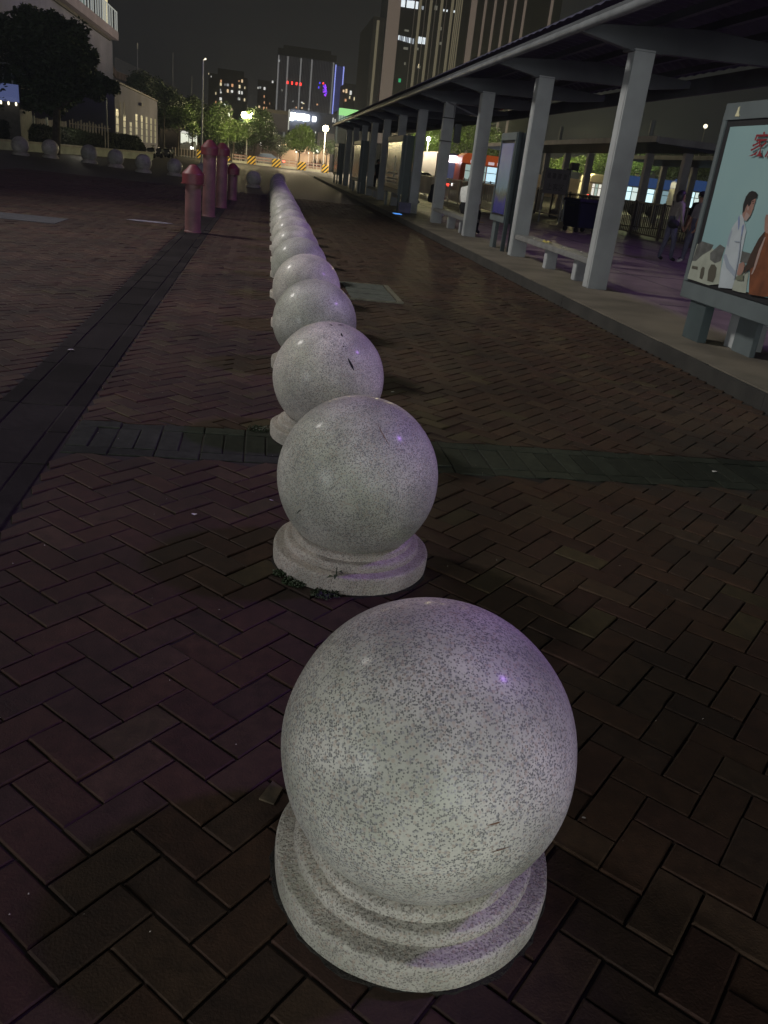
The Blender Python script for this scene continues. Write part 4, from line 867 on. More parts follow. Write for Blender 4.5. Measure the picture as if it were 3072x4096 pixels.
# tall pale flagpole
q = at_depth(813, 240, 78); b = MB(); b.tube((0, 0, 0), (0, 0, q.z), .085, .05, n=12); t = thing('flagpole', 'tall slim white flagpole behind the red posts', 'pole', (q.x, 78, 0)); b.build('pole', mat('pole_white', (.62, .62, .66), .4), t, smooth=True)
b = MB(); b.ball((.18, 0, q.z+.10), .07, 8, 6); b.tube((0, 0, q.z), (.18, 0, q.z+.06), .02, n=5); b.build('top_light', 'bulb_warm', t)

# ================================================================== FAR TOWERS
mat('tower_dark', (.045, .047, .056), .6, var=.15, vscale=.03); mat('tower_body', (.030, .030, .036), .4, var=.2, vscale=.03); mat('fin_grey', (.20, .20, .21), .5)
emat('fin_glow', (.30, .30, .30), .50); emat('fin_glow_faint', (.16, .16, .19), .28); emat('blue_edge', (.32, .38, .95), 1.1); emat('blue_face_glow', (.05, .06, .22), .35)  # fins and blue side wall glow, light on them put into the material
emat('red_lamp', (1, .04, .03), 3.0); emat('led_violet', (.36, .05, 1), 1.6); emat('led_blue', (.08, .06, 1), 1.6); emat('sign_white', (.93, 1, .98), 9)
WIN = [emat('win_warm', (1, .72, .42), .85), emat('win_white', (.95, .95, .88), .8), emat('win_orange', (1, .52, .25), .7), emat('win_soft', (.6, .62, .62), .5), emat('win_yellow', (1, .85, .5), .9)]
def facade(px, Y): return at_depth(px, 400, Y)
def px_box(name, m_, parent, px0, px1, py0, py1, Y, th=.5, py_ref=None):
    """upright box on the plane at depth Y; sides vertical in the world"""
    pm = (py0+py1)/2; a = at_depth(px0, pm, Y); c = at_depth(px1, pm, Y); mid = (px0+px1)/2
    z0 = at_depth(mid, py1, Y).z; z1 = at_depth(mid, py0, Y).z
    b = MB(); b.box(a.x, Y-th, z0, c.x, Y, z1); return b.build(name, m_, parent, world=True)
# office tower with fins
Yt = 420
ot = thing('office_tower', 'dark office tower with vertical fins, red lights and a blue-lit corner', 'building', (at_depth(1230, 500, Yt).x, Yt, 0))
xa, xb, xc = at_depth(1106, 400, Yt).x, at_depth(1330, 400, Yt).x, at_depth(1371, 400, Yt).x
zt0 = at_depth(1106, 216, Yt).z; zt1 = at_depth(1225, 212, Yt).z
b = MB(); b.box(xa, Yt, 0, xb, Yt+26, zt0); b.build('wall', 'tower_body', ot, world=True)
b = MB(); b.box(xa-.4, Yt-.5, zt0, xb+.5, Yt+26, zt0+2.6); b.box(xa+2, Yt+3, zt0+2.6, xb-2, Yt+20, zt0+4.4); b.build('roof_crown', 'tower_dark', ot, world=True)
b = MB(); b.prism([(xb, Yt), (xc, Yt+4), (xc, Yt+26), (xb, Yt+26)], 'z', 0, zt0-1.2); b.build('side_wall', 'blue_face_glow', ot, world=True)
def fin(px, py, m_, w_, Y=Yt, zb=9, zt=None, off=.4):
    a = at_depth(px, py, Y); b = MB(); b.box(a.x-w_/2, Y-off, zb, a.x+w_/2, Y-.003, zt or zt0-.3); b.build('fin', m_, ot, world=True)
for px in (1106.5, 1143, 1195, 1238): fin(px, 400, 'fin_glow', .62)
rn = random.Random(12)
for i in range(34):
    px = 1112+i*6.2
    if all(abs(px-q) > 3 for q in (1143, 1195, 1238)): fin(px, 400, 'fin_glow_faint', .14)
fin(1324, 400, 'fin_glow', .55)
for px, py, w_, bz in ((1333.5, 400, .42, 8), (1369, 380, .62, 24)):
    a = at_depth(px, py, Yt); b = MB(); yy0 = Yt if px < 1350 else Yt+4; b.box(a.x-w_/2, yy0-.5, bz, a.x+w_/2, yy0-.003, zt0-1.0); b.build('blue_edge_light', 'blue_edge', ot, world=True)
for i in range(6):
    px = 1340+i*4; a = at_depth(px, 312, Yt); b = MB(); yy0 = Yt+(px-1330)/41*4; b.box(a.x-.10, yy0-.35, a.z-1.3, a.x+.10, yy0-.05, a.z+1.3); b.build('blue_slat', 'blue_edge', ot, world=True)
for i, (px, py) in enumerate(((1150.5, 330), (1168, 332), (1186, 334.5), (1202.5, 337))): px_box('red_light', 'red_lamp', ot, px-3, px+3, py-5.5, py+5.5, Yt-.45)
for (px, py, m_) in [(1279, 332, 'led_blue'), (1275, 350, 'led_blue'), (1293, 333.5, 'red_lamp')]: px_box('led_panel', m_, ot, px-2, px+2, py-3.5, py+3.5, Yt-.45)
for i in range(44):
    px = 1300+rn.gauss(0, 3.6)+(2 if i % 2 else -2); py = rn.uniform(338, 384); px_box('led_panel', rn.choice(['led_violet', 'led_violet', 'led_blue', 'led_violet']), ot, px-1.1, px+1.1, py-2.4, py+2.4, Yt-.45-.01*i, .2)
for (px, py, w_, h_, k) in ((1117, 243, 4, 8, 3), (1208, 410, 6, 5, 1), (1214, 414, 5, 4, 4), (1172, 405, 2, 5, 3), (1269, 418, 4, 6, 2), (1208, 432, 3.5, 7, 0), (1185, 430, 3, 6, 2), (1235, 436, 2, 6, 3), (1128, 360, 3, 3, 3)):
    px_box('window', WIN[k], ot, px-w_/2-1, px+w_/2+1, py-h_/2, py+h_/2, Yt-.42, .2)
# podium with white lettering and lit green building
pd = thing('podium_building', 'bluish dark podium building carrying a glaring white sign', 'building', (at_depth(1250, 520, 190).x, 190, 0))
xa, xb = at_depth(1158, 520, 190).x, at_depth(1352, 520, 190).x
b = MB(); b.box(xa, 190, 0, xb, 205, at_depth(1250, 446, 190).z); b.build('wall', mat('podium_wall', (.05, .055, .085), .6, var=.2, vscale=.2), pd, world=True)
rn = random.Random(2)
px = 1162
while px < 1236:
    w_ = rn.uniform(4.5, 7.5); py = 463+(px-1162)*.12; h_ = rn.uniform(24, 30)*.5
    px_box('sign_letter', 'sign_white', pd, px, px+w_, py-h_*.9, py+h_, 189.6, .3); px += w_+.7
px_box('sign_letter', 'sign_white', pd, 1249.5, 1256, 466, 486, 189.6, .3); px_box('sign_letter', 'sign_white', pd, 1256.8, 1263.5, 467, 486, 189.6, .3)
px_box('sign_letter', 'sign_white', pd, 1160, 1172, 470, 482, 189.6, .35)
lamp('sign_light', 'POINT', (at_depth(1205, 470, 186).x, 186, at_depth(1205, 470, 186).z), 260, (.85, .95, 1), 1.5)
for (px, py, h_) in ((1247, 545, 12), (1236, 545, 7), (1262, 530, 4), (1332, 480, 9), (1340, 484, 7)): px_box('window', WIN[1], pd, px-1.5, px+1.5, py-h_, py+h_, 189.8, .2)
gb = thing('green_lit_building', 'low building with a glowing green-white canopy beside the shelter roof', 'building', (at_depth(1390, 480, 185).x, 185, 0))
xa, xb = at_depth(1353, 480, 185).x, at_depth(1440, 480, 185).x; zt_ = at_depth(1390, 436, 185).z
b = MB(); b.box(xa, 185, 0, xb, 200, zt_-.3); b.build('wall', mat('green_wall', (.12, .15, .14), .7), gb, world=True)
emat('green_canopy', (.42, 1.0, .35), .75); emat('green_face', (.55, .72, .62), .45)
b = MB(); b.box(xa, 184.2, zt_-1.3, xb, 184.9, zt_); b.build('lit_canopy', 'green_canopy', gb, world=True)
for i in range(7): px_box('window', 'green_face', gb, 1355+i*9.5, 1361.5+i*9.5, 455, 492, 184.9, .2)
# grey billboard structure left of it
bb_ = thing('grey_billboard', 'tall grey billboard back rising behind the trees left of the white sign', 'billboard', (at_depth(1110, 500, 150).x, 150, 0))
px_box('panel', mat('grey_panel', (.17, .165, .19), .7, var=.12, vscale=.3), bb_, 1064, 1152, 446, 525, 150, 1.0); px_box('top_band', mat('beige_band', (.24, .22, .17), .7), bb_, 1056, 1153, 441, 455, 149.98, 1.3)
px_box('side_strip', emat('strip_white', (.8, .85, .8), .35), bb_, 1152.5, 1158, 438, 520, 149.9, .5)
a = at_depth(1080, 540, 150); b = MB(); b.box(a.x, 150.05, 0, a.x+.4, 150.4, a.z+1); b.build('leg', 'trim_dark', bb_, world=True)
a = at_depth(1215, 560, 150); b = MB(); b.tube((a.x, 150, 0), (a.x+.1, 150, at_depth(1218, 490, 150).z), .16, n=8); tag(b.build('sign_pole', 'beige_band'), 'pale pole below the glaring white sign', 'pole')
px_box_t = thing('grey_cabinet', 'grey block by the street lamp at the end of the road', 'cabinet', (at_depth(1290, 570, 140).x, 140, 0))
a, c = at_depth(1268, 570, 140).x, at_depth(1335, 570, 140).x; b = MB(); b.box(a, 140, 0, c, 143, at_depth(1300, 532, 140).z); b.build('body', 'grey_panel', px_box_t, world=True)
# residential blocks
def block(label, px0, px1, pyt, Y, wins, m_='tower_dark', steps=()):
    t = thing('apartment_block', label, 'building', (at_depth((px0+px1)/2, 400, Y).x, Y, 0), 0, 'apartment blocks on the skyline')
    xa, xb = at_depth(px0, 420, Y).x, at_depth(px1, 420, Y).x; zt = at_depth((px0+px1)/2, pyt, Y).z
    b = MB(); b.box(xa, Y, 0, xb, Y+20, zt); b.build('wall', m_, t, world=True)
    for (p0, p1, py) in steps:
        b = MB(); b.box(at_depth(p0, 400, Y).x, Y+.5, zt+.002, at_depth(p1, 400, Y).x, Y+18, at_depth((p0+p1)/2, py, Y).z); b.build('roof_block', m_, t, world=True)
    for (px, py, w_, h_, k) in wins: px_box('window', WIN[k], t, px-w_/2, px+w_/2, py-h_/2, py+h_/2, Y-.05, .3)
    return t
S = 320/1659
def W5(l): return [(780+x*S, 250+y*S, max(2.2, w_*S), h_*S, k) for x, y, w_, h_, k in l]
block('wide dark apartment block with scattered lit windows right of the flagpole', 856, 986, 303, 330, W5([(540, 385, 28, 50, 2), (535, 450, 34, 60, 4), (530, 570, 22, 40, 3), (537, 620, 26, 36, 1), (432, 640, 14, 50, 4), (533, 755, 44, 60, 1), (540, 830, 40, 60, 4), (527, 955, 34, 50, 2), (432, 820, 14, 44, 2), (540, 880, 24, 40, 1), (680, 465, 46, 50, 3), (775, 475, 38, 60, 2), (622, 460, 14, 44, 3), (680, 590, 36, 66, 0), (768, 600, 44, 50, 1), (925, 500, 34, 66, 4), (977, 385, 32, 60, 0), (912, 385, 16, 30, 2), (918, 620, 34, 66, 1), (973, 630, 28, 60, 1), (1033, 525, 16, 44, 4), (912, 755, 46, 50, 3), (1028, 775, 24, 56, 4), (615, 893, 40, 50, 1), (683, 897, 24, 44, 3), (757, 980, 30, 60, 4), (535, 1065, 18, 40, 4), (480, 945, 20, 30, 3)]), steps=((868, 972, 278), (900, 960, 290)))
block('narrow dark apartment block left of the fin tower', 1028, 1102, 322, 380, W5([(1308, 525, 16, 40, 1), (1350, 520, 34, 44, 3), (1442, 540, 38, 56, 1), (1610, 402, 30, 46, 1), (1435, 705, 18, 46, 2), (1437, 830, 18, 50, 2), (1333, 920, 34, 46, 0), (1428, 950, 30, 60, 2), (1485, 945, 16, 44, 2), (1377, 990, 22, 40, 0), (1430, 1105, 18, 40, 1), (1548, 850, 10, 30, 2)]))
Q = 450/1659
block('low dark apartment block between the fin tower and the tall right tower', 1372, 1500, 340, 360, [(1050+x*Q, 150+y*Q, max(2.4, w_*Q), h_*Q, k) for x, y, w_, h_, k in [(1195, 790, 24, 36, 0), (1237, 790, 26, 60, 0), (1300, 815, 28, 60, 1), (1285, 885, 14, 40, 4), (1352, 905, 14, 46, 4), (1393, 780, 24, 44, 3), (1497, 820, 18, 50, 1), (1490, 900, 20, 54, 4), (1225, 925, 26, 36, 2), (1483, 968, 20, 34, 0)]])
a = at_depth(776, 420, 300)
block('faint dark apartment block just right of the flagpole top', 832, 856, 292, 335, [(835, 295, 1.6, 6, 4), (845, 306, 1.6, 6, 1)])
# tall tower upper right
Yr = 190
tt = thing('high_rise', 'tall dark high-rise with beige fins rising over the shelter roof', 'building', (at_depth(1850, 400, Yr).x, Yr, 0))
X_ = lambda px, py=100: at_depth(px, py, Yr).x
ZT = 85
b = MB(); b.box(X_(1585), Yr, 0, X_(1868), Yr+30, ZT); b.build('glass_wall', mat('tower_glass', (.022, .022, .030), .25, var=.3, vscale=.06), tt, world=True)
b = MB(); b.box(X_(1868)+.01, Yr+1.0, 0, X_(2240), Yr+30, ZT-1); b.build('right_wing', mat('tower_black', (.020, .018, .022), .5), tt, world=True)
b = MB(); b.box(X_(1500), Yr+4, 0, X_(1548), Yr+30, at_depth(1520, 55, Yr).z); b.build('left_wing', 'tower_dark', tt, world=True)
mat('fin_beige', (.30, .235, .19), .7, var=.1, vscale=.1); mat('fin_olive', (.20, .18, .13), .6); mat('fin_pink', (.26, .17, .15), .6)
emat('fin_glow_beige', (.27, .21, .17), .34); emat('fin_glow_olive', (.23, .20, .13), .42); emat('fin_glow_thin', (.10, .085, .07), .3)  # glowing fin colours carry the light that falls on them
def tfin(px, w_, m_, d_=.8, top=ZT, y0=None): 
    x = X_(px); b = MB(); b.box(x-w_/2, (y0 or Yr)-d_, 6, x+w_/2, (y0 or Yr)-.004, top); b.build('fin', m_, tt, world=True)
tfin(1567, 2.3, 'fin_glow_beige', 1.0); tfin(1590.5, .30, 'fin_glow_beige', .8); tfin(1520, .5, 'fin_glow_olive', .5, at_depth(1520, 70, Yr).z, Yr+4)
for px in (1672, 1714, 1757, 1799): tfin(px, .42, 'fin_glow_olive')
for px in (1652, 1694, 1734, 1775, 1815, 1822, 1829, 1837): tfin(px, .10 if px < 1815 else .16, 'fin_glow_thin' if px < 1815 else 'fin_glow_olive', .5)
tfin(1889, 1.15, 'fin_glow_beige', .6, y0=Yr+1)
for px in (1935, 1974, 2013, 2053, 2093): tfin(px, .42, 'fin_glow_beige', .5, y0=Yr+1)
tfin(2199, .48, 'fin_glow_beige', .5, y0=Yr+1)
emat('office_white', (.86, .95, 1.0), .95); emat('office_dim', (.5, .5, .42), .22); emat('office_blue', (.6, .68, .78), .5)
T5 = lambda x: 1500+x*.42194
def twin(x0, x1, y0, y1, m_):
    px_box('lit_window', m_, tt, T5(x0), T5(x1), y0*.42194, y1*.42194, Yr-.02, .2)
for (x0, x1, y0, y1) in ((248, 285, 0, 66), (300, 340, 5, 75), (342, 372, 8, 80), (378, 408, 15, 85)): twin(x0, x1, y0, y1, 'office_white')
twin(430, 442, 55, 88, 'office_blue'); twin(448, 460, 60, 92, 'office_blue'); twin(565, 590, 55, 95, 'office_dim')
for (x, y) in ((652, 98), (682, 103), (724, 132), (750, 110)): twin(x-5, x+5, y-10, y+10, 'office_white')
for k in range(9): twin(220+k*17, 231+k*17, 335+k*4, 378+k*5, 'office_blue' if k % 3 else 'office_white')
for k in range(5): twin(394+k*17, 407+k*17, 345+k*3, 412+k*2, 'office_white')
twin(600, 632, 255, 285, 'office_dim'); twin(385, 412, 452, 474, 'office_dim'); twin(270, 312, 448, 470, 'office_dim'); twin(410, 418, 608, 645, 'win_yellow'); twin(400, 428, 625, 648, 'office_dim'); twin(276, 290, 592, 615, 'office_dim'); twin(280, 320, 282, 298, 'office_dim')
twin(222, 244, 745, 780, emat('win_green', (.05, .6, .25), .6)); twin(612, 632, 400, 425, 'office_dim')

# ================================================================== RIGHT: SECOND SHELTER, BUSES, FENCE, BIN
s2 = thing('second_bus_shelter', 'second grey bus shelter further right with posts sticking above its roof', 'bus shelter', (18, 40, 0))
mat('steel_mauve', (.34, .32, .34), .6, var=.15, vscale=1.5)
for (X2, ys2) in ((17.9, (35.6, 39.4, 43.2, 47.0, 50.8, 54.6, 58.4, 62.2)), (25.0, (40.6, 44.6, 48.6, 52.6))):
    for y in ys2: b = MB(); b.box(X2-.17, y, 0, X2+.17, y+.3, 3.42); b.build('pillar', 'steel_mauve', s2, world=True, bevel=.01)
    b = MB(); b.prism([(X2-2.3, 3.62), (X2-2.3, 3.78), (X2, 3.62), (X2+2.3, 3.9), (X2+2.3, 3.70), (X2, 3.42)], 'y', ys2[0]-1.6, ys2[-1]+1.2); b.build('roof', 'roof_sheet', s2, world=True)
    b = MB(); b.box(X2-2.42, ys2[0]-1.7, 3.60, X2-2.305, ys2[-1]+1.3, 3.82); b.build('front_fascia', 'steel_mauve', s2, world=True)
    b = MB(); b.box(X2-2.3, ys2[0]-1.75, 3.56, X2+2.4, ys2[0]-1.61, 3.80); b.build('end_fascia', 'steel_mauve', s2, world=True)
for (px, py0, py1, Y) in ((2598, 478, 566, 41), (2237, 506, 580, 58)):
    a = at_depth(px, py1, Y); b = MB(); b.tube((a.x, Y, 3.6), (a.x, Y, at_depth(px, py0, Y).z), .12, n=14); b.build('roof_post', 'steel_grey', s2, world=True, smooth=True)
mat('bus_orange', (.55, .12, .03), .4); mat('bus_dark', (.05, .055, .08), .4); mat('bus_blue', (.05, .10, .28), .4, var=.2, vscale=.3); mat('bus_white', (.40, .38, .32), .5, var=.2, vscale=.6)
emat('bus_orange_glow', (.70, .12, .025), .30); emat('bus_window_lit', (.55, .80, .92), 1.1); emat('bus_window_cool', (.42, .56, .52), .7); emat('led_white', (1, .85, .9), 8); emat('led_red', (1, .02, .12), 4); emat('bus_text', (.85, .70, .75), .6); mat('bus_glass', (.05, .07, .11), .15); emat('bus_blue_glow', (.05, .11, .30), .35)  # bus roof paints glow, their light is put into the paint
def bus(label, xl, xr, Y, zt, body, roof, win, group='city buses beyond the platform', text=None, nwin=6, rows=2):
    """side-on city bus from xl to xr, side facing the camera"""
    t = thing('city_bus', label, 'bus', ((xl+xr)/2, Y, 0), 0, group); L_ = xr-xl
    b = MB(); b.prism([(xl+.05, .35), (xl, 1.0), (xl+.08, zt-.75), (xr-.05, zt-.75), (xr, 1.0), (xr-.05, .35)], 'y', Y, Y+2.4); b.build('body', body, t, world=True, bevel=.05)
    b = MB(); b.prism([(xl+.08, zt-.745), (xl+.12, zt-.25), (xl+.5, zt), (xr-.5, zt), (xr-.1, zt-.3), (xr-.05, zt-.745)], 'y', Y-.02, Y+2.42); b.build('roof', roof, t, world=True, bevel=.05)
    w_ = (L_-.8)/nwin
    for i in range(nwin):
        b = MB(); x0 = xl+.4+i*w_; b.box(x0+.05, Y-.03, 1.15, x0+w_-.05, Y-.002, zt-.85); wn = b.build('window', win[i % len(win)], t, world=True)
        b = MB(); b.box(x0+.05, Y-.045, (zt+.6)/2-.02, x0+w_-.05, Y-.031, (zt+.6)/2+.03); b.build('window_bar', 'trim_dark', wn, world=True)
    for x in (xl+1.6, xr-2.2):
        b = MB(); b.tube((x, Y-.03, .48), (x, Y+.25, .48), .48, n=20); wh = b.build('wheel', 'tyre', t, world=True)
    if text:
        for i in range(text): b = MB(); x0 = xl+.8+i*.75; b.box(x0, Y-.045, zt-.70, x0+.5, Y-.022, zt-.48); b.build('side_lettering', 'bus_text', t, world=True)
    return t
xl = at_depth(1836, 700, 70).x; xr = at_depth(2010, 700, 70).x
bus('orange-topped city bus with bright window displays between the pillars', xl, xl+6.3, 70, 3.25, 'bus_orange', 'bus_orange_glow', ['bus_window_cool', 'bus_window_cool', 'bus_window_lit', 'bus_window_lit', 'bus_window_cool', 'bus_window_lit', 'bus_window_cool'], text=4, nwin=6)
a = at_depth(1745, 680, 72); c = at_depth(1800, 680, 72)
t = thing('city_bus', 'dark bus seen head-on under a glaring white and red LED sign', 'bus', ((a.x+c.x)/2, 72, 0), 0, 'city buses beyond the platform')
b = MB(); b.box(a.x, 72.3, .35, c.x+1.2, 82, 3.15); b.build('body', 'bus_dark', t, world=True, bevel=.1)
b = MB(); b.box(a.x+.25, 72.2, 1.2, c.x+1.0, 72.29, 2.35); b.build('windscreen', emat('windscreen', (.12, .14, .26), .35), t, world=True)
b = MB(); b.box(a.x+.35, 72.1, 2.45, c.x+.6, 72.2, 2.95); b.build('led_display', 'led_white', t, world=True)
b = MB(); b.box(a.x+.15, 72.12, 2.5, a.x+.34, 72.2, 3.0); b.build('led_display_edge', 'led_red', t, world=True)
for x in (a.x+.3, c.x+.4): b = MB(); b.ball((x, 72.15, .75), .12, 10, 8); b.build('headlight', 'lamp_white', t, world=True)
for i, (p0, p1, Y, zt) in enumerate(((2470, 2720, 68, 3.0), (2722, 2990, 62, 3.1), (2340, 2465, 78, 3.0))):
    xl = at_depth(p0, 800, Y).x; xr = at_depth(p1, 800, Y).x
    bus(['pale bus with a blue roof band behind the second shelter, left one', 'blue-roofed bus behind the standing people', 'bright white-lit bus behind the blue bin'][i], xl, xr, Y, zt, 'bus_white', 'bus_blue_glow' if i < 2 else 'bus_white', [emat('bus_win_a', (.62, .88, .95), 1.3), emat('bus_win_b', (.75, .9, .85), .9), emat('bus_win_c', (.35, .55, .62), .5)] if i < 2 else [WIN[1], 'bus_window_cool'], nwin=7)
q = at_depth(2353, 783, 76); b = MB(); b.ball((0, 0, 0), .14, 10, 8, (1.4, .5, .8)); o = b.build('brake_light', 'tail_light'); o.location = (q.x, 76, q.z); tag(o, 'red brake light beside the lit bus', 'light')
q = at_depth(2178, 703, 50); 
# railing along the bus lanes
mat('rail_brown', (.030, .022, .019), .6, var=.3, vscale=.6); mat('rail_light', (.38, .34, .30), .5, var=.3, vscale=.5)
def railing(x0, y0, x1, y1, h, m_, label, step=.16, z0=pz):
    t = thing('railing', label, 'railing', (x0, y0, 0), 0, 'railings of the bus lanes'); a = Vector((x0, y0, 0)); c = Vector((x1, y1, 0)); L_ = (c-a).length; d_ = (c-a)/L_
    b = MB(); s_ = 0
    while s_ < L_: p = a+d_*s_; b.box(p.x-.012, p.y-.012, z0+.1, p.x+.012, p.y+.012, z0+h-.06); s_ += step
    b.build('bars', m_, t, world=True)
    b = MB()
    for z in (z0+.08, z0+h-.05): b.add([(a.x-.02, a.y, z), (a.x+.02, a.y, z), (c.x+.02, c.y, z), (c.x-.02, c.y, z), (a.x-.02, a.y, z+.05), (a.x+.02, a.y, z+.05), (c.x+.02, c.y, z+.05), (c.x-.02, c.y, z+.05)], BF)
    b.build('rails', m_, t, world=True)
    s_ = 0
    while s_ < L_+.1: p = a+d_*s_; b = MB(); b.box(p.x-.035, p.y-.035, z0-.2, p.x+.035, p.y+.035, z0+h+.04); b.build('post', m_, t, world=True); s_ += 2.4
railing(9.9, 34, 9.9, 62, 1.15, 'rail_light', 'pale vertical-bar railing seen between the farther pillars')
railing(13.8, 26, 13.8, 60, 1.2, 'rail_brown', 'brown bar railing along the far side of the platform')
railing(12.9, 36.5, 24, 36.5, 1.15, 'rail_brown', 'brown railing crossing below the second shelter pillars')
for i in range(5):
    q = at_depth(2262+i*42, 838+i*5+(i % 2)*6, 40); b = MB(); b.tube((0, 0, 0), (0, 0, .85), .03, n=6); b.tube((-.2, 0, .85), (.2, 0, .85), .025, n=6); b.box(-.22, -.1, .35, .22, .1, .55); b.tube((-.25, 0, .25), (-.25, .03, .25), .25, n=14); b.tube((.35, 0, .25), (.35, .03, .25), .25, n=14)
    o = b.build('bicycle', 'rail_metal'); o.location = (q.x, 41+i*.3, 0); o.rotation_euler.z = .5*i; tag(o, 'dim parked bicycle beyond the brown railing near the blue bin', 'bicycle', 'bicycles parked beyond the railing')
# direction sign board
a = at_depth(2180, 700, 33.5); c = at_depth(2278, 700, 33.5); zt_ = at_depth(2230, 676, 33.5).z; zb_ = at_depth(2230, 778, 33.5).z
t = thing('notice_board', 'grey notice board on two posts behind the second pillar', 'sign', ((a.x+c.x)/2, 33.5, pz))
b = MB(); b.box(a.x, 33.5, zb_, c.x, 33.56, zt_); b.build('panel', mat('notice_grey', (.115, .10, .105), .6, var=.1), t, world=True, bevel=.005)
for x in (a.x+.05, c.x-.1): b = MB(); b.box(x, 33.565, pz-.02, x+.05, 33.61, zt_); b.build('post', 'rail_metal', t, world=True)
rn = random.Random(17); mat('glyph_dark', (.06, .053, .056), .6); mat('glyph_text', (.035, .03, .032), .6)
def smudge(x, z, s_, parent, dim=False):
    b = MB()
    for k in range(5): zz = z-s_/2+s_*k/4; b.box(x-s_/2*rn.uniform(.6, 1), 33.492, zz-.02, x+s_/2*rn.uniform(.6, 1), 33.499, zz+.02)
    for k in range(2): xx_ = x+rn.uniform(-.3, .3)*s_; b.box(xx_-.02, 33.490, z-s_/2, xx_+.02, 33.4915, z+s_/2)
    b.build('worn_character', 'glyph_dark', parent, world=True)
wd = c.x-a.x; hh = zt_-zb_
text_mesh('上客区', 'board_text', 'glyph_text', t, [(a.x+wd*.14, 33.490, zb_+hh*.14), (a.x+wd*.86, 33.490, zb_+hh*.14), (a.x+wd*.14, 33.490, zb_+hh*.42)])
for i in range(4): smudge(a.x+wd*(.17+.22*i), zb_+hh*.72, .16, t)
# slim lamp post by the notice board
a = at_depth(2282, 690, 36); b = MB(); b.tube((0, 0, 0), (0, 0, a.z), .045, n=8); t = thing('lamp_post', 'slim pale post with dark camera heads right of the notice board', 'post', (a.x, 36, pz-.006)); b.build('pole', 'bench_leg', t)
b = MB(); b.box(-.05, -.2, a.z-.05, .28, .1, a.z+.25); b.box(-.25, -.1, a.z-.25, -.02, .1, a.z+.0); b.build('camera_head', 'trim_dark', t, bevel=.02)
# big wheelie bin
q = Vector((10.95, 28.6, pz-.006)); t = thing('wheeled_bin', 'large dark blue wheeled rubbish bin on the platform', 'bin', q, .35)
mat('bin_blue', (.003, .005, .020), .5, var=.2); b = MB(); b.prism([(-.44, .16), (.44, .16), (.55, .98), (-.55, .98)], 'y', -.42, .42); b.build('body', 'bin_blue', t, bevel=.03)
b = MB(); b.prism([(-.46, .985), (.46, .985), (.42, 1.08), (-.42, 1.10)], 'x', -.59, .59); b.build('lid', 'bin_blue', t, bevel=.02)
for sx in (-.4, .4):
    for sy in (-.3, .3): b = MB(); b.tube((sx-.03, sy, .09), (sx+.03, sy, .09), .09, n=12); b.build('wheel', 'tyre', t)
for sx in (-.58, .58): b = MB(); b.tube((sx, -.2, .85), (sx, .2, .85), .025, n=8); b.build('handle', 'tyre', t)
# things strapped to the shelter pillar
y4 = Y0+DY*3
b = MB()
for z in (2.35, 2.95): b.box(4.93, y4-.02, z, 5.27, y4+.26, z+.03)
o = b.build('cable_strap', 'trim_dark', sh, world=True)
b = MB(); b.box(5.30, y4, 2.35, 5.50, y4+.12, 2.85); b.build('speaker_box', 'steel_dark', sh, world=True, bevel=.02)
b = MB(); b.tube((4.7, y4-1.5, 3.25), (5.9, y4-1.2, 2.95), .02, n=6); b.tube((4.9, y4-1.5, 3.2), (4.95, y4-1.3, 2.9), .015, n=6); b.build('hanging_cable', 'gutter_grey', sh, world=True)
street_lamp(2822, 505, 150, 'distant small street lamp over the second shelter', 'bulb_warm', r=.35, power=0)

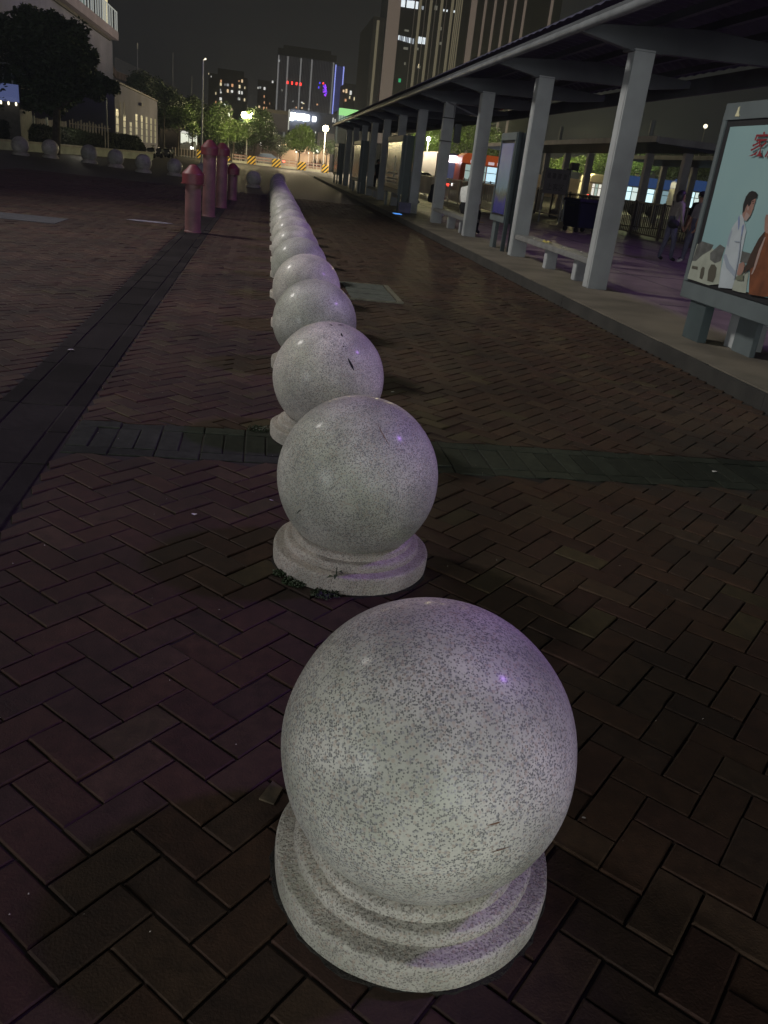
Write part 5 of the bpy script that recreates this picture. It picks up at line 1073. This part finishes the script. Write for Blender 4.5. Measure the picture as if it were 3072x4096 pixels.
# ================================================================== PEOPLE
mat('skin', (.30, .165, .115), .55); mat('hair', (.010, .008, .008), .5); mat('cloth_white', (.80, .80, .76), .8, var=.08, vscale=12, bump=.4, bscale=22); mat('cloth_beige', (.24, .215, .195), .85, var=.12, vscale=9, bump=.4, bscale=20)
mat('cloth_grey', (.20, .19, .20), .85, var=.12, vscale=9, bump=.4, bscale=20); mat('cloth_black', (.012, .012, .014), .9); mat('denim', (.085, .085, .13), .85, var=.2, vscale=9); mat('shoe_pale', (.35, .32, .36), .6); mat('cap_yellow', (.35, .28, .05), .7)
def person(label, loc, rz, J, mats, hair_len=0, extra=None, group=None):
    """J: joints (local, facing +y). one continuous skinned body; material by nearest bone"""
    t = thing('person', label, 'person', loc, rz, group)
    bones = [('pel', 'waist', 'low'), ('waist', 'chest', 'top'), ('chest', 'neck', 'top'), ('neck', 'head0', 'skin'), ('head0', 'head1', 'skin')]
    for s_ in 'lr':
        bones += [('chest', 'sh'+s_, 'top'), ('sh'+s_, 'el'+s_, 'sleeve'), ('el'+s_, 'wr'+s_, 'fore'), ('wr'+s_, 'pa'+s_, 'skin'), ('pel', 'hi'+s_, 'low'), ('hi'+s_, 'kn'+s_, 'low'), ('kn'+s_, 'an'+s_, 'low'), ('an'+s_, 'to'+s_, 'shoe')]
    rad = dict(pel=(.155, .115), waist=(.135, .10), chest=(.165, .115), neck=(.058, .058), head0=(.080, .088), head1=(.078, .088), sh=(.070, .062), el=(.046, .044), wr=(.030, .026), pa=(.034, .016), hi=(.095, .092), kn=(.066, .064), an=(.048, .046), to=(.042, .034))
    J = dict(J); F_ = {}
    for s_ in 'lr':                            # five separate fingers
        w_ = Vector(J['wr'+s_]); e_ = Vector(J['el'+s_]); dr = (w_-e_).normalized(); side = dr.cross(Vector((0, 1, 0)) if abs(dr.y) < .9 else Vector((0, 0, 1))).normalized(); fwd = side.cross(dr).normalized()
        J['pa'+s_] = tuple(w_+dr*.065)
        for k, (o_, ln) in enumerate(((-.030, .062), (-.010, .072), (.010, .068), (.029, .052))):
            b0 = w_+dr*.085+side*o_; b1 = b0+dr*ln*.55+fwd*.008; b2 = b1+dr*ln*.4+fwd*.022
            J['f%d%sa' % (k, s_)], J['f%d%sb' % (k, s_)], J['f%d%sc' % (k, s_)] = tuple(b0), tuple(b1), tuple(b2)
            bones += [('pa'+s_, 'f%d%sa' % (k, s_), 'skin'), ('f%d%sa' % (k, s_), 'f%d%sb' % (k, s_), 'skin'), ('f%d%sb' % (k, s_), 'f%d%sc' % (k, s_), 'skin')]
        b0 = w_+dr*.022+side*-.040; J['th%sa' % s_] = tuple(b0); J['th%sb' % s_] = tuple(b0+dr*.045-side*.02+fwd*.012)
        bones += [('wr'+s_, 'th%sa' % s_, 'skin'), ('th%sa' % s_, 'th%sb' % s_, 'skin')]
    names = list(J); idx = {n_: i for i, n_ in enumerate(names)}
    me = bpy.data.meshes.new('body'); me.from_pydata([J[n_] for n_ in names], [(idx[a], idx[c]) for a, c, _ in bones], []); me.update()
    o = bpy.data.objects.new('body', me); C.objects.link(o); sk = o.modifiers.new('s', 'SKIN'); sk.use_smooth_shade = True; sb_ = o.modifiers.new('u', 'SUBSURF'); sb_.levels = 2; sb_.render_levels = 2
    for n_, v in zip(names, me.skin_vertices[0].data):
        key = n_ if n_ in rad else (n_[:2] if n_[:2] in rad else None); v.radius = rad.get(key, (.0085, .0085))
        if n_.startswith('th'): v.radius = (.010, .010)
        v.use_root = (n_ == 'pel')
    rm = o.modifiers.new('r', 'REMESH'); rm.mode = 'VOXEL'; rm.voxel_size = .0062; rm.use_smooth_shade = True
    dg = bpy.context.evaluated_depsgraph_get(); m2_ = bpy.data.meshes.new_from_object(o.evaluated_get(dg)); bpy.data.objects.remove(o)
    roles = ['skin', 'top', 'sleeve', 'fore', 'low', 'shoe']
    m2_.materials.clear()
    for r_ in roles: m2_.materials.append(M[mats[r_]])
    seg = [(Vector(J[a]), Vector(J[c]), roles.index(r_)) for a, c, r_ in bones]
    bm = bmesh.new(); bm.from_mesh(m2_); seen = set(); drop = []
    for v0 in bm.verts:                        # crumbs the voxel pass leaves inside the body
        if v0 in seen: continue
        st_ = [v0]; seen.add(v0); isl = []
        while st_:
            x_ = st_.pop(); isl.append(x_)
            for e2 in x_.link_edges:
                y_ = e2.other_vert(x_)
                if y_ not in seen: seen.add(y_); st_.append(y_)
        if len(isl) < 300: drop += isl
    if drop: bmesh.ops.delete(bm, geom=drop, context='VERTS')
    bm.to_mesh(m2_); bm.free()
    nf = len(m2_.polygons); cen = np.empty(nf*3); m2_.polygons.foreach_get('center', cen); cen = cen.reshape(-1, 3)
    best = np.full(nf, 9.0); bi = np.zeros(nf, dtype=np.int32)
    for q_, (a, c, ri) in enumerate(seg):
        a = np.array(a); ab = np.array(c)-a; tt_ = np.clip(((cen-a)@ab)/max(ab@ab, 1e-9), 0, 1); dd_ = np.linalg.norm(cen-(a+tt_[:, None]*ab), axis=1)
        if q_ in (3,): dd_ = dd_+.02
        k_ = dd_ < best; best[k_] = dd_[k_]; bi[k_] = ri
    m2_.polygons.foreach_set('material_index', bi); m2_.polygons.foreach_set('use_smooth', np.ones(nf, dtype=bool))
    bm = bmesh.new(); bm.from_mesh(m2_); bmesh.ops.delete(bm, geom=[v for v in bm.verts if not v.link_edges], context='VERTS'); bm.to_mesh(m2_); bm.free()
    m2_.name = 'body'
    h0, h1 = Vector(J['head0']), Vector(J['head1'])
    bo = bpy.data.objects.new('body', m2_); C.objects.link(bo); bo.parent = t
    hc = (h0+h1)/2; f_ = Vector(J.get('face', (0, 1, 0))); f_.normalize(); sd = f_.cross(Vector((0, 0, 1))).normalized(); upv = (h1-h0).normalized()
    # face: nose, eyes, mouth, ears
    b = MB(); b.prism([(-.014, -.02), (.014, -.02), (.004, .028), (-.004, .028)], 'y', 0, .001); 
    nz_ = hc+f_*.092; b = MB(); b.add([nz_-sd*.015-upv*.022, nz_+sd*.015-upv*.022, nz_+upv*.028-f_*.008, nz_+f_*.020-upv*.018], [(0, 1, 3), (1, 2, 3), (2, 0, 3), (0, 2, 1)]); b.build('nose', mats['skin'], t)
    for s_ in (-1, 1):
        b = MB(); b.ball(tuple(hc+f_*.084+sd*.031*s_+upv*.022), .011, 8, 6); b.build('eye', 'hair', t)
        b = MB(); b.ball(tuple(hc+sd*.084*s_-upv*.002), .024, 8, 6, (.45, .7, 1.25)); b.build('ear', mats['skin'], t)
    b = MB(); mo = hc+f_*.088-upv*.045; b.add([mo-sd*.022, mo+sd*.022, mo+sd*.018-upv*.010, mo-sd*.018-upv*.010], [(0, 1, 2, 3)]); b.build('mouth', mat('lip', (.20, .06, .055), .5), t)
    # hair cap
    b = MB(); hcc = hc-f_*.018+upv*.022; b.ball((0, 0, 0), .112, 22, 16)
    vs = [];
    for x, y, z in b.v:
        p = Vector((x, y, z)); fr_ = p.dot(f_); 
        if fr_ > .05 and z < .03: p = p-f_*(fr_-.035)
        if z < -.02 and hair_len == 0 : p.z = max(p.z, -.055)
        if z < 0 and hair_len: p.z *= 1+hair_len*9; p -= f_*max(0, fr_)*1.0; p -= f_*.02
        vs.append(p+hcc)
    b.v = [tuple(v) for v in vs]; b.build('hair', mats.get('hair', 'hair'), t, smooth=True)
    if extra: extra(t, J)
    return t
def stand(h=1.6, lean=0, arm=(.06, .0), step=.06, face=(0, 1, 0), bend=0.0):
    k = h/1.68
    J = dict(pel=(0, 0, .93), waist=(0, .01, 1.08), chest=(0, .0+lean*.5, 1.30), neck=(0, .01+lean, 1.43), head0=(0, .03+lean, 1.52), head1=(0, .035+lean, 1.60))
    for s_, sg in (('l', -1), ('r', 1)):
        J['sh'+s_] = (sg*.175, lean*.8, 1.37); J['el'+s_] = (sg*(.22+arm[0]), .0+arm[1]-.01, 1.10); J['wr'+s_] = (sg*(.20+arm[0]*.5), .06+arm[1]*2+bend, .88+bend*1.2)
        J['hi'+s_] = (sg*.095, 0, .86); J['kn'+s_] = (sg*.105, .02+step*sg*.5, .49); J['an'+s_] = (sg*.11, -.02+step*sg, .09); J['to'+s_] = (sg*.13, .12+step*sg, .045)
    J = {a: (x*k, y*k, z*k) for a, (x, y, z) in J.items()}; J['face'] = face; return J
def bag(t, J):
    b = MB(); b.ball((0, 0, 0), .17, 18, 12, (1.0, .7, .62)); b.v = [(x+.13, y-.08, z+.86) for x, y, z in b.v]; b.build('shoulder_bag', 'cloth_black', t, smooth=True)
    b = MB(); b.tube((.13, -.08, .95), (-.15, -.02, 1.36), .012, n=6); b.build('bag_strap', 'cloth_black', t)
g1 = at_depth(2650, 1040, 19.2); g2 = at_depth(2722, 1060, 19.0)
J = stand(1.60, lean=.05, arm=(.03, .04), step=.10); person('standing person in a beige top with a black bag, leaning towards a friend', (g1.x+.10, 19.3, pz-.006), R(-80), J, dict(skin='skin', top='cloth_beige', sleeve='cloth_beige', fore='cloth_beige', low='denim', shoe='cloth_black'), hair_len=.10, extra=bag)
J = stand(1.60, lean=-.02, arm=(.02, .03), step=.12); person('standing person in a grey top and dark trousers, half behind the advertising board', (g2.x+.16, 19.0, pz-.006), R(95), J, dict(skin='skin', top='cloth_grey', sleeve='cloth_grey', fore='skin', low='denim', shoe='shoe_pale'), hair_len=0)
J = stand(1.64, lean=.0, arm=(.02, .03), step=.1); person('person in dark clothes standing closest to the board, mostly hidden by it', (g2.x+.52, 19.7, pz-.006), R(120), J, dict(skin='skin', top='cloth_black', sleeve='cloth_black', fore='skin', low='denim', shoe='cloth_black'), hair_len=0)
def sit(lean=.05, knee=.46, out=.10):
    J = dict(pel=(0, 0, .52), waist=(0, -.02+lean*.3, .66), chest=(0, lean, .88), neck=(0, .03+lean*1.3, 1.02), head0=(0, .06+lean*1.5, 1.11), head1=(0, .07+lean*1.5, 1.19))
    for s_, sg in (('l', -1), ('r', 1)):
        J['sh'+s_] = (sg*.175, lean, .95); J['el'+s_] = (sg*.24, .10+lean, .70); J['wr'+s_] = (sg*.12, .30+lean, .62)
        J['hi'+s_] = (sg*.095, .05, .51); J['kn'+s_] = (sg*out, .47, .49); J['an'+s_] = (sg*out, .44, .10); J['to'+s_] = (sg*(out+.02), .58, .045)
    J['face'] = (0, 1, 0); return J
def cap(t, J):
    h = Vector(J['head1']); b = MB(); b.lathe([(.104, -.01), (.103, .012)], 24, tuple(h+Vector((0, -.02, 0)))); b.build('cap_band', 'cap_yellow', t)
    b = MB(); b.lathe([(.103, .013), (.095, .07), (.05, .11), (.01, .118)], 24, tuple(h+Vector((0, -.02, 0)))); b.build('cap', 'cloth_black', t, smooth=True)
# seated with back to the camera side of the platform
yb2 = Y0+DY*2+.95
person('person in a white shirt and black cap sitting on the bench, seen from behind', (at_depth(1868, 800, 21.35).x, 21.35, pz-.006), R(-42), sit(.07), dict(skin='skin', top='cloth_white', sleeve='cloth_white', fore='skin', low='cloth_black', shoe='cloth_black'), extra=cap).scale = (1.12, 1.12, 1.12)
person('person in black clothes sitting further along beside the fifth pillar', (at_depth(1728, 800, 28.7).x-.05, 28.7, pz-.006), R(-60), sit(.18, out=.08), dict(skin='skin', top='cloth_black', sleeve='cloth_black', fore='skin', low='cloth_black', shoe='shoe_pale'))
g3 = at_depth(1503, 775, 43); person('person in dark clothes standing far back between the pillars', (g3.x, 43, pz-.006), R(170), stand(1.66, arm=(.02, .05)), dict(skin='skin', top='cloth_black', sleeve='cloth_black', fore='skin', low='cloth_black', shoe='shoe_pale'))

# ================================================================== GROUND DETAILS
mat('moss', (.030, .040, .012), .9, var=.5, vscale=20)
rn = random.Random(41)
def tuft(x, y, rr, n_, label, seed):
    rn = random.Random(seed); V = []; F = []
    for i in range(n_):
        a = rn.uniform(0, 6.28); d_ = rr*math.sqrt(rn.random()); p = Vector((x+d_*math.cos(a)*1.6, y+d_*math.sin(a), rn.uniform(0, .018))); q = Vector((rn.gauss(0, 1), rn.gauss(0, 1), rn.gauss(.5, .7))).normalized()*.006; s_ = q.orthogonal().normalized()*.0035; k = len(V)
        V += [tuple(p-q), tuple(p+s_), tuple(p+q), tuple(p-s_)]; F.append((k, k+1, k+2, k+3))
    b = MB(); b.add(V, F); return tag(b.build('moss_patch', 'leaf_dark'), label, 'moss', kind='stuff')
g_ = on_ground(1195, 2335); tuft(g_.x-.01, g_.y, .035, 380, 'small mossy weeds at the left foot of the second ball bollard', 1)
g_ = on_ground(1300, 2378); tuft(g_.x, g_.y-.01, .035, 300, 'moss at the front foot of the second ball bollard', 2)
g_ = on_ground(1120, 2300); tuft(g_.x, g_.y, .02, 140, 'tiny moss at the left edge of the second bollard base', 3)
g_ = on_ground(1040, 1720); tuft(g_.x, g_.y, .05, 300, 'patch of weeds left of the third bollard', 4)
g_ = on_ground(1338, 2372); b = MB()
for i in range(7):
    a = i*.9; l_ = .035+.01*(i % 3); dx, dy = math.cos(a), math.sin(a); z0 = .02+.012*i; b.add([(0, 0, z0), (dx*l_*.5-dy*.008, dy*l_*.5+dx*.008, z0+.012), (dx*l_, dy*l_, z0+.006), (dx*l_*.5+dy*.008, dy*l_*.5-dx*.008, z0+.012)], [(0, 1, 2, 3)])
b.tube((0, 0, 0), (0, 0, .11), .0022, n=5); o = b.build('weed', 'leaf_dark'); o.location = (g_.x, g_.y, 0); tag(o, 'small leafy weed growing in front of the second ball bollard', 'weed')
mat('scrap_white', (.50, .48, .48), .7)
SC = [(284, 1403, .03, 'white scrap of paper on the dark drain band'), (778, 2060, .018, 'white scrap on the bricks left of the second bollard'), (1085, 2004, .012, 'tiny white scrap touching the shadow left of the second bollard'), (2855, 1889, .022, 'white scrap on the grey cross band at the right'), (2335, 3274, .008, 'tiny white chip on the bricks right of the nearest bollard'), (1668, 2160, .010, 'small white chip behind the second bollard base'), (1628, 2343, .010, 'pale chip at the right foot of the second bollard'), (1570, 1570, .022, 'thin pale twig-like scrap right of the third bollard')]
for i, (px, py, s_, lab) in enumerate(SC):
    g_ = on_ground(px, py); rr_ = random.Random(i); b = MB(); pts = [(s_*math.cos(a)*rr_.uniform(.5, 1), s_*math.sin(a)*rr_.uniform(.4, 1)) for a in (0, 1.1, 2.3, 3.4, 4.6, 5.5)]
    n_ = len(pts); b.add([(x, y, .001+rr_.uniform(0, s_*.4)) for x, y in pts]+[(0, 0, s_*.35)], [(k, (k+1) % n_, n_) for k in range(n_)]); o = b.build('paper_scrap', 'scrap_white'); o.location = (g_.x, g_.y, .001); tag(o, lab, 'litter')
V = []; F = []; rn = random.Random(55)
for i in range(520):
    x = rn.uniform(-1, 4); y = rn.uniform(.5, 14); s_ = rn.uniform(.0012, .003); k = len(V)
    V += [(x-s_, y-s_, .001), (x+s_, y-s_*.6, .001), (x+s_*.7, y+s_, .001), (x, y, .001+s_*1.4)]; F += [(0+k, 1+k, 3+k), (1+k, 2+k, 3+k), (2+k, 0+k, 3+k)]
b = MB(); b.add(V, F); tag(b.build('grit', mat('grit_pale', (.22, .19, .17), .8)), 'fine pale grit scattered over the brick paving', 'grit', kind='stuff')
g_ = on_ground(1085, 3200); b = MB(); b.prism([(-.035, -.02), (.025, -.022), (.04, .012), (-.03, .022)], 'z', -.005, .007); o = b.build('loose_brick', mat('pale_brick', (.075, .055, .032), .8, var=.4, vscale=30)); o.location = (g_.x, g_.y+.02, 0); o.rotation_euler.z = 1.2; tag(o, 'chipped paler brick piece showing left of the nearest bollard', 'brick')

# night haze over the city
m = bpy.data.materials.new('haze'); m.use_nodes = True; n = m.node_tree; n.nodes.remove(n.nodes['Principled BSDF'])
pv = n.nodes.new('ShaderNodeVolumePrincipled'); pv.inputs['Color'].default_value = (.80, .88, 1.0, 1); pv.inputs['Density'].default_value = .0005; pv.inputs['Anisotropy'].default_value = .35
n.links.new(pv.outputs[0], n.nodes['Material Output'].inputs['Volume'])
b = MB(); b.box(-450, -70, -1.2, 450, 960, 100); o = b.build('haze', m); tag(o, kind='stuff')

mat('tactile_yellow', (.22, .15, .02), .7, var=.3, vscale=3)
b = MB(); b.box(7.1, 28, pz-.0058, 7.35, 36, pz+.002); tag(b.build('tactile_strip', 'tactile_yellow'), kind='structure')
